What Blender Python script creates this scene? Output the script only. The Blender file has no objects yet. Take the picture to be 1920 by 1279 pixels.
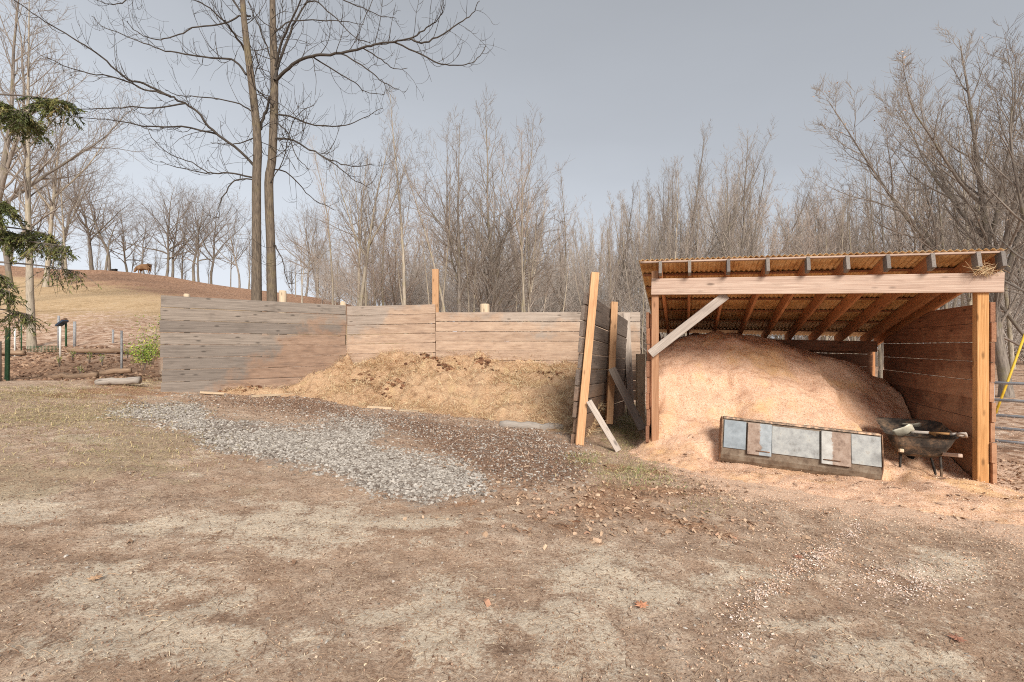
import bpy, math, random
import numpy as np
from mathutils import Vector

S = bpy.context.scene
R = math.radians
# ------------------------------------------------------------------ camera
F, CX, HY = 907.0, 960.0, 650.0           # focal length and horizon of the photograph, in its pixels
cam = bpy.data.objects.new('camera', bpy.data.cameras.new('camera'))
S.collection.objects.link(cam)
cam.rotation_euler = (R(90), 0, 0)
cam.data.sensor_width = 36
cam.data.lens = 36 * F / 1920
cam.data.shift_y = (HY - 639.5) / 1920
cam.data.clip_start = .05
cam.data.clip_end = 3000
S.camera = cam
# ------------------------------------------------------------------ light
SUN_EL, SUN_AZ = 31, 168                   # sun behind the camera, a little to the right
W = bpy.data.worlds.new('World')
S.world = W
W.use_nodes = True
wt = W.node_tree
wt.nodes.clear()
wout = wt.nodes.new('ShaderNodeOutputWorld')
bg = wt.nodes.new('ShaderNodeBackground')
sky = wt.nodes.new('ShaderNodeTexSky')
sky.sky_type = 'NISHITA'
sky.sun_disc = False
sky.sun_elevation = R(SUN_EL)
sky.sun_rotation = R(SUN_AZ)
sky.dust_density = 3
bg.inputs['Strength'].default_value = .1
wco = wt.nodes.new('ShaderNodeTexCoord')
wsep = wt.nodes.new('ShaderNodeSeparateXYZ')
wt.links.new(wco.outputs['Generated'], wsep.inputs[0])
wramp = wt.nodes.new('ShaderNodeValToRGB')
cr = wramp.color_ramp
cr.elements[0].position = 0.0
cr.elements[0].color = (6.2, 6.55, 7.1, 1)
cr.elements[1].position = .62
cr.elements[1].color = (3.05, 3.22, 3.5, 1)
e = cr.elements.new(.2); e.color = (5.2, 5.55, 6.05, 1)
e = cr.elements.new(.42); e.color = (3.75, 3.98, 4.35, 1)
wn = wt.nodes.new('ShaderNodeTexNoise')
wn.inputs['Scale'].default_value = 1.7
wn.inputs['Detail'].default_value = 5
wmp = wt.nodes.new('ShaderNodeMapping')
wmp.inputs['Scale'].default_value = (1, 1, 3)
wt.links.new(wco.outputs['Generated'], wmp.inputs[0])
wt.links.new(wmp.outputs[0], wn.inputs['Vector'])
wa = wt.nodes.new('ShaderNodeMath'); wa.operation = 'MULTIPLY_ADD'     # z + .10*x  : lighter cloud to the left
wt.links.new(wsep.outputs['X'], wa.inputs[0]); wa.inputs[1].default_value = .17
wt.links.new(wsep.outputs['Z'], wa.inputs[2])
wb = wt.nodes.new('ShaderNodeMath'); wb.operation = 'MULTIPLY_ADD'
wt.links.new(wn.outputs['Fac'], wb.inputs[0]); wb.inputs[1].default_value = .16
wt.links.new(wa.outputs[0], wb.inputs[2])
wc = wt.nodes.new('ShaderNodeMath'); wc.operation = 'SUBTRACT'
wt.links.new(wb.outputs[0], wc.inputs[0]); wc.inputs[1].default_value = .08
wt.links.new(wc.outputs[0], wramp.inputs[0])
wmix = wt.nodes.new('ShaderNodeMix'); wmix.data_type = 'RGBA'
wmix.inputs['Factor'].default_value = .97           # thick even cloud over the clear sky
wt.links.new(sky.outputs[0], wmix.inputs[6])
wt.links.new(wramp.outputs[0], wmix.inputs[7])
wt.links.new(wmix.outputs[2], bg.inputs['Color'])
wt.links.new(bg.outputs[0], wout.inputs[0])

sl = bpy.data.lights.new('sun', 'SUN')
sl.energy = 3.5
sl.angle = R(22)
sl.color = (1, .94, .86)
sun = bpy.data.objects.new('sun', sl)
S.collection.objects.link(sun)
sdir = Vector((math.sin(R(SUN_AZ)) * math.cos(R(SUN_EL)), math.cos(R(SUN_AZ)) * math.cos(R(SUN_EL)), math.sin(R(SUN_EL))))
sun.rotation_euler = (-sdir).to_track_quat('-Z', 'Y').to_euler()
sun.location = sdir * 30

S.view_settings.view_transform = 'Standard'
S.view_settings.look = 'None'
S.view_settings.exposure = .42
S.view_settings.gamma = 1
S.cycles.filter_width = 1.05
S.cycles.use_denoising = False            # keep the fine grain of twigs, chips and straw

# ------------------------------------------------------------------ numbers
def c(r, g, b):
    f = lambda v: (v / 255 / 12.92) if v / 255 <= .04045 else ((v / 255 + .055) / 1.055) ** 2.4
    return (f(r), f(g), f(b), 1)

def smooth(a, b, x):
    t = np.clip((x - a) / (b - a), 0, 1)
    return t * t * (3 - 2 * t)

def _hash(ix, iy, seed):
    h = (ix * 374761393 + iy * 668265263 + seed * 974634777) & 0xffffffff
    h = ((h ^ (h >> 13)) * 1274126177) & 0xffffffff
    return ((h ^ (h >> 16)) & 0xffff) / 65535.0

def vnoise(x, y, seed=0):
    x = np.asarray(x, float); y = np.asarray(y, float)
    ix = np.floor(x).astype(np.int64); iy = np.floor(y).astype(np.int64)
    fx = x - ix; fy = y - iy
    fx = fx * fx * (3 - 2 * fx); fy = fy * fy * (3 - 2 * fy)
    a = _hash(ix, iy, seed); b = _hash(ix + 1, iy, seed)
    cc = _hash(ix, iy + 1, seed); d = _hash(ix + 1, iy + 1, seed)
    return (a * (1 - fx) + b * fx) * (1 - fy) + (cc * (1 - fx) + d * fx) * fy - .5

def fbm(x, y, seed=0, n=3):
    r = 0; a = 1; s = 1
    for k in range(n):
        r = r + a * vnoise(x * s, y * s, seed + k * 17)
        a *= .5; s *= 2.03
    return r

HP = np.array([-4000, 0, 200, 300, 450, 600, 700, 800, 900, 1000, 1150, 9000.])
HZ = np.array([10.2, 10.0, 9.4, 8.6, 7.3, 5.9, 4.4, 2.8, .9, -.5, -1.4, -1.7])
def ground_z(x, y, fine=True):
    x = np.asarray(x, float); y = np.asarray(y, float)
    xc = np.clip(x, -9, 7)
    b = -1.45 - .055 * xc + .003 * np.minimum(xc, 0) ** 2
    px = CX + F * x / np.maximum(y, 8)
    H = np.interp(px, HP, HZ)
    t = np.clip((y - 12) / 48, 0, 1.0)
    t = np.where(t > .9, .9 + .1 * np.sin((t - .9) / .1 * np.pi / 2) , t)
    z = b + (H - b) * t - np.maximum(y - 62, 0) * .06 * np.clip((H + 1.5) / 6, 0, 1)
    if fine:
        near = smooth(26, 10, y)
        z = z + near * (.05 * fbm(x * .55, y * .55, 3) + .03 * fbm(x * 2.6, y * 2.6, 5) + .03 * fbm(x * 8, y * 8, 9, 2))
        z = z + (1 - near) * .35 * fbm(x * .12, y * .12, 31)
    return z

def PW(px, py, d):
    return Vector(((px - CX) / F * d, d, (HY - py) / F * d))

def gp(px, py):
    """ground point seen at a pixel of the photograph"""
    k = (px - CX) / F
    ds = np.concatenate([np.arange(1.2, 20, .01), np.arange(20, 120, .1)])
    zr = (HY - py) / F * ds
    zg = ground_z(k * ds, ds, False)
    i = np.argmax(zr <= zg)
    return Vector((k * ds[i], ds[i], float(ground_z(k * ds[i], ds[i]))))

def inpoly(poly, x, y):
    x = np.asarray(x); y = np.asarray(y)
    r = np.zeros(x.shape, bool)
    n = len(poly)
    for i in range(n):
        x0, y0 = poly[i]; x1, y1 = poly[(i + 1) % n]
        cnd = ((y0 > y) != (y1 > y)) & (x < (x1 - x0) * (y - y0) / (y1 - y0 + 1e-12) + x0)
        r ^= cnd
    return r

def sdf(poly, x, y):
    d = np.full(np.shape(x), 1e9)
    n = len(poly)
    for i in range(n):
        x0, y0 = poly[i]; x1, y1 = poly[(i + 1) % n]
        ex, ey = x1 - x0, y1 - y0
        t = np.clip(((x - x0) * ex + (y - y0) * ey) / (ex * ex + ey * ey + 1e-9), 0, 1)
        d = np.minimum(d, np.hypot(x - x0 - t * ex, y - y0 - t * ey))
    return np.where(inpoly(poly, x, y), d, -d)

# ------------------------------------------------------------------ objects
def link(o, parent=None):
    S.collection.objects.link(o)
    if parent is not None:
        o.parent = parent
    return o

def tag(o, label=None, cat=None, group=None, kind=None):
    if label: o['label'] = label
    if cat: o['category'] = cat
    if group: o['group'] = group
    if kind: o['kind'] = kind
    return o

def thing(name, label, cat, loc=(0, 0, 0), group=None):
    o = bpy.data.objects.new(name, None)
    o.empty_display_size = .2
    o.location = loc
    link(o)
    return tag(o, label, cat, group)

class MB:
    """collects shapes, builds ONE mesh object"""
    def __init__(s):
        s.v = []; s.f = []; s.n = 0; s.at = {'rnd': [], 'stain': [], 'gc': []}; s.sm = []
    def add(s, v, f, rnd=0.5, stain=0.0, gc=None, sm=False):
        v = np.asarray(v, float).reshape(-1, 3)
        k = len(v)
        s.v.append(v)
        s.f.extend([tuple(int(i) + s.n for i in q) for q in f])
        s.sm.extend([sm] * len(f))
        s.at['rnd'].append(np.broadcast_to(np.asarray(rnd, float), (k,)))
        s.at['stain'].append(np.broadcast_to(np.asarray(stain, float), (k,)))
        s.at['gc'].append(v if gc is None else np.asarray(gc, float))
        s.n += k
    def board(s, p0, p1, w, h, up=(0, 0, 1), seg=1, rng=random, warp=0, stain=None, clip=None):
        """bar from p0 to p1; h along up, w across"""
        p0 = np.array(p0, float); p1 = np.array(p1, float)
        L = np.linalg.norm(p1 - p0); t = (p1 - p0) / L
        u = np.array(up, float); u = u - t * np.dot(u, t); u /= np.linalg.norm(u)
        q = np.cross(t, u)
        rr = rng.random(); off = np.array([rng.random() * 40, rng.random() * 40, rng.random() * 40])
        vs = []; gs = []
        wa, wb_ = (rng.random() - .5) * warp, (rng.random() - .5) * warp
        for i in range(seg + 1):
            a = i / seg
            cen = p0 + t * L * a + q * math.sin(a * math.pi) * wa + u * math.sin(a * math.pi) * wb_ * .4
            for (su, sq) in ((-1, -1), (-1, 1), (1, 1), (1, -1)):
                vs.append(cen + u * su * h / 2 + q * sq * w / 2)
                gs.append(off + np.array([L * a, sq * w / 2, su * h / 2]))
        vs = np.array(vs)
        if clip is not None:
            vs[:, 2] = np.minimum(vs[:, 2], clip(vs))
        fs = [(3, 2, 1, 0), (seg * 4, seg * 4 + 1, seg * 4 + 2, seg * 4 + 3)]
        for i in range(seg):
            for k in range(4):
                a, b = i * 4 + k, i * 4 + (k + 1) % 4
                fs.append((a, b, b + 4, a + 4))
        st = 0 if stain is None else stain(vs)
        s.add(vs, fs, rr, st, gs)
    def box(s, c0, c1, **k):
        x0, y0, z0 = c0; x1, y1, z1 = c1
        v = [(x0, y0, z0), (x1, y0, z0), (x1, y1, z0), (x0, y1, z0), (x0, y0, z1), (x1, y0, z1), (x1, y1, z1), (x0, y1, z1)]
        s.add(v, [(3, 2, 1, 0), (4, 5, 6, 7), (0, 1, 5, 4), (1, 2, 6, 5), (2, 3, 7, 6), (3, 0, 4, 7)], **k)
    def tube(s, pts, rad, sides=6, cap=True, rnd=.5, sm=True):
        P = np.asarray(pts, float); n = len(P)
        rad = np.broadcast_to(np.asarray(rad, float), (n,))
        T = np.gradient(P, axis=0); T /= np.linalg.norm(T, axis=1)[:, None] + 1e-9
        m = T.mean(0)
        ref = np.array([1., 0, 0]) if abs(m[0]) < abs(m[2]) or abs(m[0]) < abs(m[1]) else np.array([0, 0, 1.])
        A = np.cross(T, ref); A /= np.linalg.norm(A, axis=1)[:, None] + 1e-9
        B = np.cross(T, A)
        an = np.arange(sides) * 2 * np.pi / sides
        V = P[:, None, :] + rad[:, None, None] * (np.cos(an)[None, :, None] * A[:, None, :] + np.sin(an)[None, :, None] * B[:, None, :])
        fs = []
        for i in range(n - 1):
            for k in range(sides):
                a = i * sides + k; b = i * sides + (k + 1) % sides
                fs.append((a, b, b + sides, a + sides))
        if cap:
            fs.append(tuple(range(sides))[::-1]); fs.append(tuple((n - 1) * sides + k for k in range(sides)))
        L = np.concatenate([[0], np.cumsum(np.linalg.norm(np.diff(P, axis=0), axis=1))])
        g = np.stack([np.repeat(L, sides), np.tile(np.cos(an), n) * np.repeat(rad, sides), np.tile(np.sin(an), n) * np.repeat(rad, sides)], 1)
        s.add(V.reshape(-1, 3), fs, rnd, 0, g + P[0], sm)
    def build(s, name, mat, parent=None, bevel=0, loc=None):
        me = bpy.data.meshes.new(name)
        V = np.concatenate(s.v)
        if loc is not None:
            V = V - np.array(loc)
        me.from_pydata(V.tolist(), [], s.f)
        a = me.attributes.new('rnd', 'FLOAT', 'POINT'); a.data.foreach_set('value', np.concatenate(s.at['rnd']).astype(np.float32))
        a = me.attributes.new('stain', 'FLOAT', 'POINT'); a.data.foreach_set('value', np.concatenate(s.at['stain']).astype(np.float32))
        a = me.attributes.new('gc', 'FLOAT_VECTOR', 'POINT'); a.data.foreach_set('vector', np.concatenate(s.at['gc']).astype(np.float32).ravel())
        me.polygons.foreach_set('use_smooth', s.sm)
        if mat is not None: me.materials.append(mat)
        me.update()
        o = bpy.data.objects.new(name, me)
        if loc is not None: o.location = loc
        if bevel:
            b = o.modifiers.new('bevel', 'BEVEL'); b.width = bevel; b.segments = 2; b.limit_method = 'ANGLE'
        return link(o, parent)

def fast_mesh(name, V, Fq, mat, rnd=None, parent=None, smooth_=False, attrs=None):
    """V (n,3), Fq (m,k) equal sized faces"""
    me = bpy.data.meshes.new(name)
    V = np.asarray(V, np.float32); Fq = np.asarray(Fq, np.int32)
    me.vertices.add(len(V)); me.vertices.foreach_set('co', V.ravel())
    m, k = Fq.shape
    me.loops.add(m * k); me.loops.foreach_set('vertex_index', Fq.ravel())
    me.polygons.add(m)
    me.polygons.foreach_set('loop_start', np.arange(0, m * k, k, dtype=np.int32))
    me.polygons.foreach_set('use_smooth', np.full(m, smooth_))
    if rnd is not None:
        a = me.attributes.new('rnd', 'FLOAT', 'POINT'); a.data.foreach_set('value', np.asarray(rnd, np.float32))
    for kk, vv in (attrs or {}).items():
        a = me.attributes.new(kk, 'FLOAT', 'POINT'); a.data.foreach_set('value', np.asarray(vv, np.float32))
    me.update(calc_edges=True)
    me.validate()
    if mat is not None: me.materials.append(mat)
    return link(bpy.data.objects.new(name, me), parent)

# ------------------------------------------------------------------ materials
class MT:
    def __init__(s, name, rough=.85):
        s.m = bpy.data.materials.new(name); s.m.use_nodes = True
        s.t = s.m.node_tree; s.t.nodes.clear()
        s.out = s.n('OutputMaterial'); s.b = s.n('BsdfPrincipled')
        s.b.inputs['Roughness'].default_value = rough
        s.b.inputs['Specular IOR Level'].default_value = .25
        s.l(s.b.outputs[0], s.out.inputs[0])
    def n(s, t, **k):
        x = s.t.nodes.new('ShaderNode' + t)
        for a, v in k.items(): setattr(x, a, v)
        return x
    def l(s, a, b): s.t.links.new(a, b)
    def set(s, inp, v):
        if hasattr(v, 'is_linked') or hasattr(v, 'links'): s.l(v, inp)
        else: inp.default_value = v
    def attr(s, name, vec=False):
        a = s.n('Attribute', attribute_name=name)
        return a.outputs['Vector'] if vec else a.outputs['Fac']
    def pos(s): return s.n('NewGeometry').outputs['Position']
    def obj(s): return s.n('TexCoord').outputs['Object']
    def mapv(s, v, scale):
        m = s.n('Mapping'); s.l(v, m.inputs[0]); m.inputs['Scale'].default_value = scale; return m.outputs[0]
    def noise(s, v, scale, detail=4, rough=.6, dist=0):
        x = s.n('TexNoise'); s.l(v, x.inputs['Vector']); x.inputs['Scale'].default_value = scale
        x.inputs['Detail'].default_value = detail; x.inputs['Roughness'].default_value = rough; x.inputs['Distortion'].default_value = dist
        return x.outputs['Fac']
    def voro(s, v, scale, out='Distance', feature='F1'):
        x = s.n('TexVoronoi', feature=feature); s.l(v, x.inputs['Vector']); x.inputs['Scale'].default_value = scale
        return x.outputs[out]
    def math(s, op, a, b=0, cl=False):
        x = s.n('Math', operation=op, use_clamp=cl); s.set(x.inputs[0], a); s.set(x.inputs[1], b); return x.outputs[0]
    def ramp(s, f, stops):
        x = s.n('ValToRGB'); s.l(f, x.inputs[0]); e = x.color_ramp.elements
        while len(e) < len(stops): e.new(.5)
        for k, (p, col) in enumerate(stops):
            e[k].position = p; e[k].color = col if len(col) == 4 else (*col, 1)
        return x.outputs[0]
    def step(s, f, a, b):
        x = s.n('MapRange', interpolation_type='SMOOTHSTEP'); s.l(f, x.inputs[0]); x.inputs[1].default_value = a; x.inputs[2].default_value = b
        return x.outputs[0]
    def mix(s, f, a, b, mode='MIX'):
        x = s.n('Mix', data_type='RGBA', blend_type=mode); s.set(x.inputs[0], f); s.set(x.inputs[6], a); s.set(x.inputs[7], b); return x.outputs[2]
    def bump(s, h, strength=.5, dist=.01):
        x = s.n('Bump'); x.inputs['Strength'].default_value = strength; x.inputs['Distance'].default_value = dist
        s.l(h, x.inputs['Height']); s.l(x.outputs[0], s.b.inputs['Normal'])
    def done(s, col):
        s.set(s.b.inputs['Base Color'], col); return s.m

def wood(name, dark, mid, light, stain=None, speck=.5, rough=.85, stain2=None):
    t = MT(name, rough)
    g = t.attr('gc', True)
    a = t.noise(t.mapv(g, (.8, 46, 46)), 1.6, 7, .68, .8)
    a2 = t.noise(t.mapv(g, (2.5, 110, 110)), 1.4, 3, .6)
    f = t.math('ADD', t.math('MULTIPLY', a, .7), t.math('MULTIPLY', a2, .3))
    col = t.ramp(f, [(.3, dark), (.5, mid), (.68, light)])
    r = t.attr('rnd')
    col = t.mix(1, col, t.ramp(r, [(0, (.78, .78, .79, 1)), (.5, (1, 1, 1, 1)), (1, (1.18, 1.15, 1.11, 1))]), 'MULTIPLY')
    blot = t.noise(t.mapv(g, (1, 3, 3)), 2.2, 5, .6)
    col = t.mix(t.math('MULTIPLY', t.step(blot, .5, .72), speck), col, dark)
    kn = t.voro(t.mapv(g, (1.6, 4.6, 4.6)), 1.7)
    col = t.mix(t.math('MULTIPLY', t.step(kn, .2, .06), .7), col, tuple(v * .45 for v in dark[:3]) + (1,))
    if stain:
        st = t.attr('stain')
        ns = t.noise(t.pos(), 2.4, 6, .65)
        st = t.math('ADD', st, t.math('MULTIPLY', t.math('SUBTRACT', r, .5), .22))
        k = t.step(t.math('ADD', st, t.math('MULTIPLY', t.math('SUBTRACT', ns, .5), 1.7)), .28, .72)
        sc = t.ramp(t.noise(t.mapv(t.pos(), (1, 1, 5)), 2.6, 6, .7), [(.28, stain[0]), (.5, stain[1]), (.72, stain[2])])
        sc = t.mix(.4, sc, col, 'MIX')
        col = t.mix(t.math('MULTIPLY', k, .92), col, sc)
    h = t.math('ADD', f, t.math('MULTIPLY', kn, .15))
    t.bump(h, .5, .006)
    return t.done(col)

M = {}
M['grey_plank'] = wood('weathered_planks', c(94, 85, 78), c(143, 132, 122), c(170, 158, 147),
                       (c(118, 88, 68), c(162, 126, 100), c(190, 156, 130)))
M['back_plank'] = wood('back_planks', c(118, 104, 92), c(172, 156, 142), c(200, 186, 172),
                       (c(138, 104, 80), c(184, 150, 122), c(212, 182, 154)))
M['divider'] = wood('divider_planks', c(78, 66, 58), c(122, 108, 98), c(160, 146, 132), (c(110, 78, 56), c(148, 112, 84), c(170, 134, 104)))
M['brown_plank'] = wood('shed_planks', c(96, 64, 48), c(146, 104, 80), c(178, 134, 106), (c(160, 118, 90), c(200, 156, 122), c(216, 172, 138)))
M['new_post'] = wood('new_lumber', c(146, 100, 60), c(190, 143, 94), c(210, 168, 122), None, .3)
M['lean_post'] = wood('leaning_lumber', c(152, 112, 80), c(192, 150, 112), c(208, 172, 136), None, .3)
M['old_post'] = wood('brown_lumber', c(144, 102, 74), c(186, 140, 106), c(204, 164, 132), None, .35)
M['rafter'] = wood('rafter_lumber', c(132, 88, 62), c(192, 138, 98), c(212, 162, 120), None, .3)
M['tail'] = wood('weathered_ends', c(88, 84, 82), c(128, 120, 114), c(150, 142, 134), None, .4)
M['beam'] = wood('weathered_beam', c(136, 112, 98), c(180, 156, 141), c(202, 184, 169), None, .35)
M['grey_board'] = wood('grey_board', c(120, 110, 102), c(172, 160, 150), c(198, 188, 178), None, .3)
M['dark_board'] = wood('dark_grey_board', c(102, 92, 84), c(150, 136, 124), c(176, 162, 150), None, .3)
M['pale_post'] = wood('pale_post', c(160, 136, 112), c(204, 182, 154), c(224, 206, 180), None, .3)

def simple(name, stops, scale, rough=.9, bumpd=.01, detail=6, vec=None, strength=.5):
    t = MT(name, rough)
    v = t.pos() if vec is None else t.mapv(t.obj(), vec)
    f = t.noise(v, scale, detail, .65)
    t.bump(f, strength, bumpd)
    return t.done(t.ramp(f, stops))

def by_rnd(name, stops, rough=.9, sss=0):
    t = MT(name, rough)
    r = t.attr('rnd')
    col = t.ramp(r, stops)
    n = t.noise(t.pos(), 60, 3)
    col = t.mix(1, col, t.ramp(n, [(.3, (.8, .8, .8, 1)), (.7, (1.15, 1.15, 1.15, 1))]), 'MULTIPLY')
    return t.done(col)

def bark(name, dark, light, scale=3.0, var=.25, mossy=None):
    t = MT(name, .95)
    p = t.attr('gc', True)
    n = t.noise(t.mapv(p, (1, 9, 9)), scale, 6, .7)
    col = t.ramp(n, [(.32, dark), (.66, light)])
    oi = t.n('ObjectInfo').outputs['Random']
    col = t.mix(1, col, t.ramp(oi, [(0, (1 - var,) * 3 + (1,)), (1, (1 + var,) * 3 + (1,))]), 'MULTIPLY')
    if mossy:
        col = t.mix(t.math('MULTIPLY', t.step(t.noise(t.pos(), 1.7, 4), .5, .7), .6), col, mossy)
    t.bump(n, .6, .01)
    return t.done(col)

M['bark_front'] = bark('front_tree_bark', c(66, 58, 52), c(134, 120, 104), 5, .02, c(128, 116, 88))
M['bark_limb'] = bark('front_tree_limbs', c(50, 46, 44), c(92, 84, 76), 5, .02)
M['bark_pale'] = bark('pale_bark', c(122, 112, 100), c(188, 176, 158), 2.2, .25, c(150, 140, 104))
M['bark_brown'] = bark('brown_bark', c(96, 88, 82), c(156, 145, 134), 2.2, .25, c(128, 120, 88))
M['twig_tan'] = bark('tan_twigs', c(138, 124, 114), c(186, 170, 157), 2, .2)
M['twig_grey'] = bark('grey_twigs', c(122, 112, 104), c(168, 156, 144), 2, .22)
M['twig_dark'] = bark('dark_twigs', c(98, 90, 84), c(140, 128, 119), 2, .2)
M['twig_oak'] = bark('oak_twigs', c(112, 102, 95), c(156, 144, 134), 2, .15)
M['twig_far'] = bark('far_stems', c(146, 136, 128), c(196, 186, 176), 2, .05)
M['birch'] = bark('birch_bark', c(132, 122, 108), c(196, 184, 166), 4, .05, c(150, 140, 112))
M['straw'] = by_rnd('straw', [(0, c(150, 112, 82)), (.35, c(204, 168, 128)), (.75, c(234, 208, 168)), (1, c(226, 216, 176))])
M['ground_straw'] = by_rnd('ground_litter', [(0, c(112, 86, 68)), (.45, c(160, 132, 108)), (.85, c(194, 168, 140)), (1, c(222, 204, 174))])
M['leaf'] = by_rnd('dry_leaves', [(0, c(128, 98, 78)), (.4, c(170, 140, 114)), (.75, c(204, 176, 148)), (1, c(182, 138, 112))])
M['gravel'] = by_rnd('gravel', [(0, c(108, 97, 88)), (.3, c(146, 137, 127)), (.7, c(172, 164, 154)), (1, c(196, 188, 178))])
M['chips'] = by_rnd('wood_chips', [(0, c(206, 160, 126)), (.5, c(228, 190, 158)), (1, c(242, 218, 194))])
M['mulch'] = by_rnd('mulch_bits', [(0, c(96, 72, 58)), (.45, c(140, 110, 90)), (.8, c(174, 144, 122)), (1, c(212, 190, 166))])
M['grass'] = by_rnd('grass_blades', [(0, c(126, 122, 82)), (.4, c(160, 150, 106)), (.75, c(196, 176, 130)), (1, c(212, 192, 152))])
M['needles'] = by_rnd('conifer_needles', [(0, c(58, 66, 42)), (.5, c(98, 104, 60)), (.8, c(132, 128, 78)), (1, c(150, 132, 90))])
M['shrub_leaf'] = by_rnd('shrub_leaves', [(0, c(88, 120, 48)), (.5, c(138, 160, 72)), (1, c(196, 190, 96))])

# ground -----------------------------------------------------------
def ground_material():
    t = MT('farmyard_ground', .95)
    p = t.pos()
    big = t.noise(p, .8, 6, .62)
    mid = t.noise(p, 4.5, 7, .68)
    fin = t.noise(p, 46, 7, .8)
    spk = t.voro(p, 55, 'Color')
    spk2 = t.voro(p, 120, 'Color')
    spf = t.math('ADD', t.n('SeparateXYZ').outputs[0], 0)
    def chan(v, i=0):
        x = t.n('SeparateColor'); t.l(v, x.inputs[0]); return x.outputs[i]
    s1 = chan(spk); s2 = chan(spk2, 1)
    dirt = t.ramp(t.math('ADD', t.math('MULTIPLY', mid, .6), t.math('MULTIPLY', fin, .4)),
                  [(.33, c(130, 103, 84)), (.45, c(183, 154, 130)), (.56, c(209, 183, 159)), (.68, c(230, 210, 188))])
    dirt = t.mix(t.math('MULTIPLY', t.step(s1, .8, .97), .55), dirt, c(224, 200, 174))
    dirt = t.mix(t.math('MULTIPLY', t.step(s2, .2, .02), .5), dirt, c(112, 82, 66))
    dirt = t.mix(t.math('MULTIPLY', t.step(big, .46, .66), .5), dirt, c(180, 147, 121))
    edge = t.math('ADD', t.math('MULTIPLY', t.math('SUBTRACT', mid, .5), 1.0), t.math('MULTIPLY', t.math('SUBTRACT', fin, .5), .9))
    edge = t.math('ADD', edge, t.math('MULTIPLY', t.math('SUBTRACT', big, .5), .5))
    def zone(name, col, amt=1.0, lo=.35, hi=.65, ek=1.0):
        nonlocal dirt
        k = t.step(t.math('ADD', t.attr(name), t.math('MULTIPLY', edge, ek)), lo, hi)
        dirt = t.mix(t.math('MULTIPLY', k, amt), dirt, col)
    zone('sand', t.ramp(fin, [(.32, c(196, 173, 148)), (.48, c(228, 209, 184)), (.66, c(242, 228, 206))]), .85, .36, .84, 2.3)
    zone('grass', t.ramp(fin, [(.3, c(128, 112, 84)), (.5, c(180, 158, 128)), (.7, c(206, 186, 154))]), .7)
    zone('leaf', t.ramp(t.math('ADD', t.math('MULTIPLY', s1, .6), t.math('MULTIPLY', fin, .4)), [(.2, c(112, 74, 52)), (.5, c(170, 124, 90)), (.8, c(206, 164, 128))]), .8)
    zone('mulch', t.ramp(fin, [(.3, c(100, 76, 62)), (.5, c(142, 112, 92)), (.7, c(178, 150, 126))]), .95)
    zone('gravel', t.ramp(t.math('ADD', t.math('MULTIPLY', s1, .7), t.math('MULTIPLY', fin, .3)), [(.15, c(112, 98, 88)), (.5, c(150, 136, 124)), (.9, c(190, 178, 166))]), .95)
    zone('soil', t.ramp(t.math('ADD', t.math('MULTIPLY', mid, .5), t.math('MULTIPLY', fin, .5)), [(.32, c(96, 70, 54)), (.5, c(148, 116, 92)), (.68, c(180, 148, 120))]), .95)
    zone('saw', t.ramp(fin, [(.3, c(208, 166, 138)), (.5, c(232, 198, 170)), (.7, c(244, 218, 194))]), .95)
    # far ground
    hb = t.noise(t.mapv(p, (1, .45, 1)), .55, 7, .7)
    hf = t.math('ADD', t.math('MULTIPLY', t.noise(p, 5, 6, .75), .75), t.math('MULTIPLY', chan(t.voro(p, 7, 'Color')), .25))
    hx = t.math('ADD', t.math('MULTIPLY', hb, .55), t.math('MULTIPLY', hf, .45))
    turf = t.ramp(hx, [(.34, c(142, 116, 84)), (.46, c(190, 160, 122)), (.56, c(208, 178, 140)), (.68, c(178, 160, 118))])
    litter = t.ramp(hf, [(.3, c(124, 92, 72)), (.46, c(182, 146, 120)), (.56, c(204, 174, 150)), (.7, c(226, 202, 180))])
    bare = t.ramp(hf, [(.32, c(104, 78, 60)), (.46, c(152, 116, 92)), (.6, c(184, 146, 118))])
    far = turf
    e2 = t.math('MULTIPLY', t.math('SUBTRACT', hx, .5), 3.2)
    far = t.mix(t.step(t.math('ADD', t.attr('litter'), e2), .3, .7), far, litter)
    far = t.mix(t.step(t.math('ADD', t.attr('bare'), e2), .35, .65), far, bare)
    col = t.mix(t.attr('far'), dirt, far)
    h = t.math('ADD', t.math('MULTIPLY', fin, .5), t.math('ADD', t.math('MULTIPLY', mid, 1.2), t.math('MULTIPLY', s1, .25)))
    t.bump(h, 1.0, .035)
    return t.done(col)
M['ground'] = ground_material()

def axis(a, b, step, lo, hi, g=1.07):
    r = list(np.arange(a, b, step)); x, s = a, step
    left = []
    while x > lo: s *= g; x -= s; left.append(x)
    x, s = r[-1], step
    right = []
    while x < hi: s *= g; x += s; right.append(x)
    return np.array(left[::-1] + r + right)
GX = axis(-8.5, 8.5, .065, -420, 420)
GY = axis(1.2, 13.5, .065, -90, 700, 1.06)
X, Y = np.meshgrid(GX, GY)
Z = ground_z(X, Y)
PX = CX + F * X / np.maximum(Y, .6); PY = HY - F * ground_z(X, Y, False) / np.maximum(Y, .6)
front = Y > 1.0
WARP = fbm(X * 2.3, Y * 2.3, 61, 5) * 1.25
def ell(lst, soft=.6):
    m = np.zeros(X.shape)
    for (a, b, ra, rb) in lst:
        d = np.hypot((PX - a) / ra / 1.3, (PY - b) / rb / 1.35) + 1.5 * WARP
        m = np.maximum(m, np.clip(1.25 - d * .75, 0, 1))
    return m * front
GRAVEL = [(205, 772), (300, 753), (372, 752), (392, 775), (450, 790), (560, 797), (640, 780), (716, 786), (722, 815), (700, 832), (790, 852), (880, 872), (908, 890), (905, 925), (800, 940), (700, 925), (600, 885), (500, 868), (400, 842), (320, 800)]
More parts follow.
